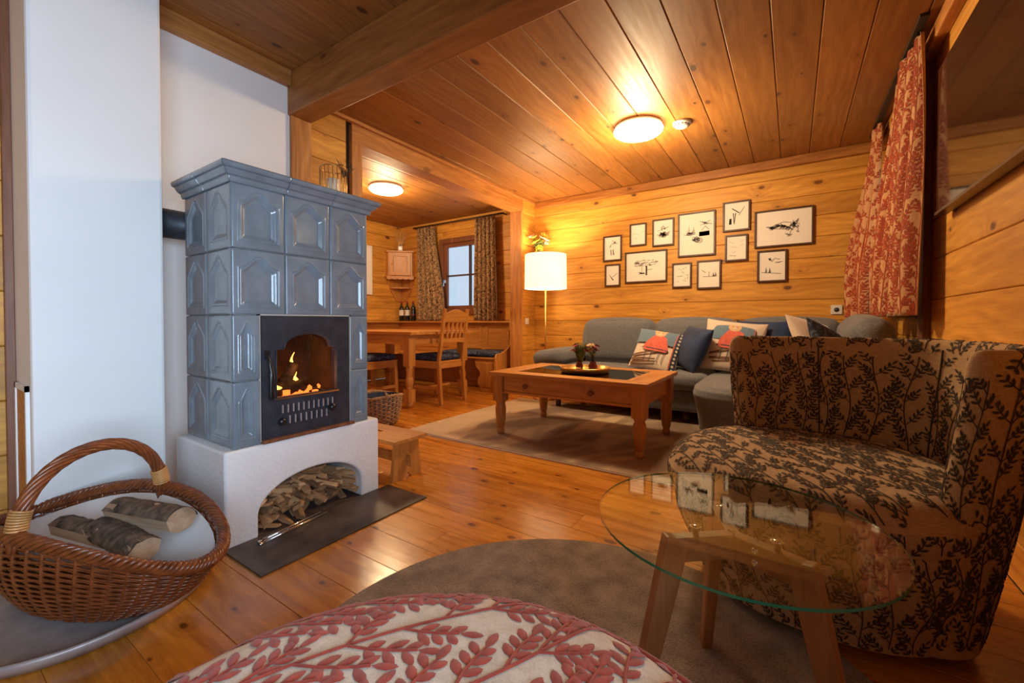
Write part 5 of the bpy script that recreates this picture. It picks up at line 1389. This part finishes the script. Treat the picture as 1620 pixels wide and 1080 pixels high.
def log(label, c, dirv, L, r, seed, roll=0):
    rg = random.Random(seed); d_ = Vector(dirv).normalized(); x_ = d_; z0_ = Vector((0, 0, 1)); y_ = z0_.cross(x_).normalized(); z_ = x_.cross(y_)
    t = T('split_log', label, 'log', (0, 0, 0), 0, 'split logs in the big basket')
    t.matrix_local = Matrix.Translation(c) @ Matrix((x_.to_tuple() + (0,), y_.to_tuple() + (0,), z_.to_tuple() + (0,), (0, 0, 0, 1))).transposed() @ Matrix.Rotation(roll, 4, 'X')
    n = 11; arcp = [(r * cos(R(18 + 144 * k / (n - 1))), r * .95 * sin(R(18 + 144 * k / (n - 1)))) for k in range(n)]
    low = [(-r * .55, -r * .35), (0, -r * .55), (r * .65, -r * .30)]
    m_ = MB(); v = []; X = [-L / 2 + L * i / 10 for i in range(11)]
    for i, x in enumerate(X):
        for a_, b_ in arcp: j = 1 + rg.uniform(-.05, .05); v.append((x + (.006 * b_ / r), a_ * j, b_ * j))
    fs = [(i * n + j, (i + 1) * n + j, (i + 1) * n + j + 1, i * n + j + 1) for i in range(10) for j in range(n - 1)]
    m_.add(v, fs, False); m_.build('bark', M['bark'], t)
    sec = [(a_ * .96, b_ * .96) for a_, b_ in arcp] + low
    m_ = MB().prism(sec, 0, -L / 2 + .001, L / 2 - .001); m_.build('split_wood', M['firelog'], t)
    return t
log('split log with flaking bark lying on top at the back of the basket', (-1.655, .452, .262), (.93, .30, .0), .27, .050, 1, R(-12))
log('split log with pale lichen spots, nearest the basket rim', (-1.635, .385, .222), (.96, .12, -.02), .27, .046, 2, R(14))
log('dark split log half hidden at the left of the basket', (-1.80, .345, .212), (.95, .25, .0), .26, .044, 3, R(-20))
tr = T('round_tin_tray', 'round grey-blue metal tray under the log basket', 'tray', (-1.842, .345, 0))
tr.scale = (1.07, 1.07, 1)
MB().lathe([(0, .001), (.29, .001), (.30, .006), (.296, .010), (.285, .008), (0, .007)], n=64).build('tray_plate', M['traymetal'], tr)
MB().lathe([(.292, .004), (.302, .004), (.320, .034), (.318, .042), (.309, .042), (.292, .010)], n=72).build('tray_rim', M['trayrim'], tr)

sb = T('small_wicker_basket', 'small light wicker basket with dark lining behind the stove, near the foot stool', 'basket', (-2.90, 2.36, 0))
def Ps(a, t): r_ = .115 + .045 * t + .01 * sin(pi * t); o_ = Vector((cos(a), sin(a), 0)); return o_ * r_ + Vector((0, 0, .012 + .23 * t + .015 * cos(2 * a) * t)), o_
woven(sb, Ps, 15, 26, .006, .0075, M['wicker_light'])
m_ = MB()
for s_ in range(3): m_.tube([Ps(2 * pi * k / 90, 1)[0] + Ps(2 * pi * k / 90, 1)[1] * (.008 * cos(13 * 2 * pi * k / 90 + s_ * 2.1)) + Vector((0, 0, .008 * sin(13 * 2 * pi * k / 90 + s_ * 2.1))) for k in range(90)], .007, 5, True)
m_.build('braided_rim', M['wicker_light'], sb)
MB().grid(lambda u, v: Vector((.148 * (1 - .25 * (1 - v)) * cos(2 * pi * u), .148 * (1 - .25 * (1 - v)) * sin(2 * pi * u), .13 + .115 * v)), 30, 8, cu=True).build('dark_lining', M['navy'], sb)
m_ = MB().lathe([(0, .14), (.11, .14), (0, .141)], n=20); m_.build('lining_floor', M['navy'], sb)
for s_ in (-1, 1):
    m_ = MB().tube([(s_ * .02 + .155 * cos(R(-60 + 30 * s_)) , .155 * sin(R(-60 + 30 * s_)), .235), (.165 * cos(R(-60 + 30 * s_)), .165 * sin(R(-60 + 30 * s_)), .285), (.155 * cos(R(-60 + 45 * s_)), .155 * sin(R(-60 + 45 * s_)), .24)], .008, 6); m_.build('handle', M['wicker_light'], sb)
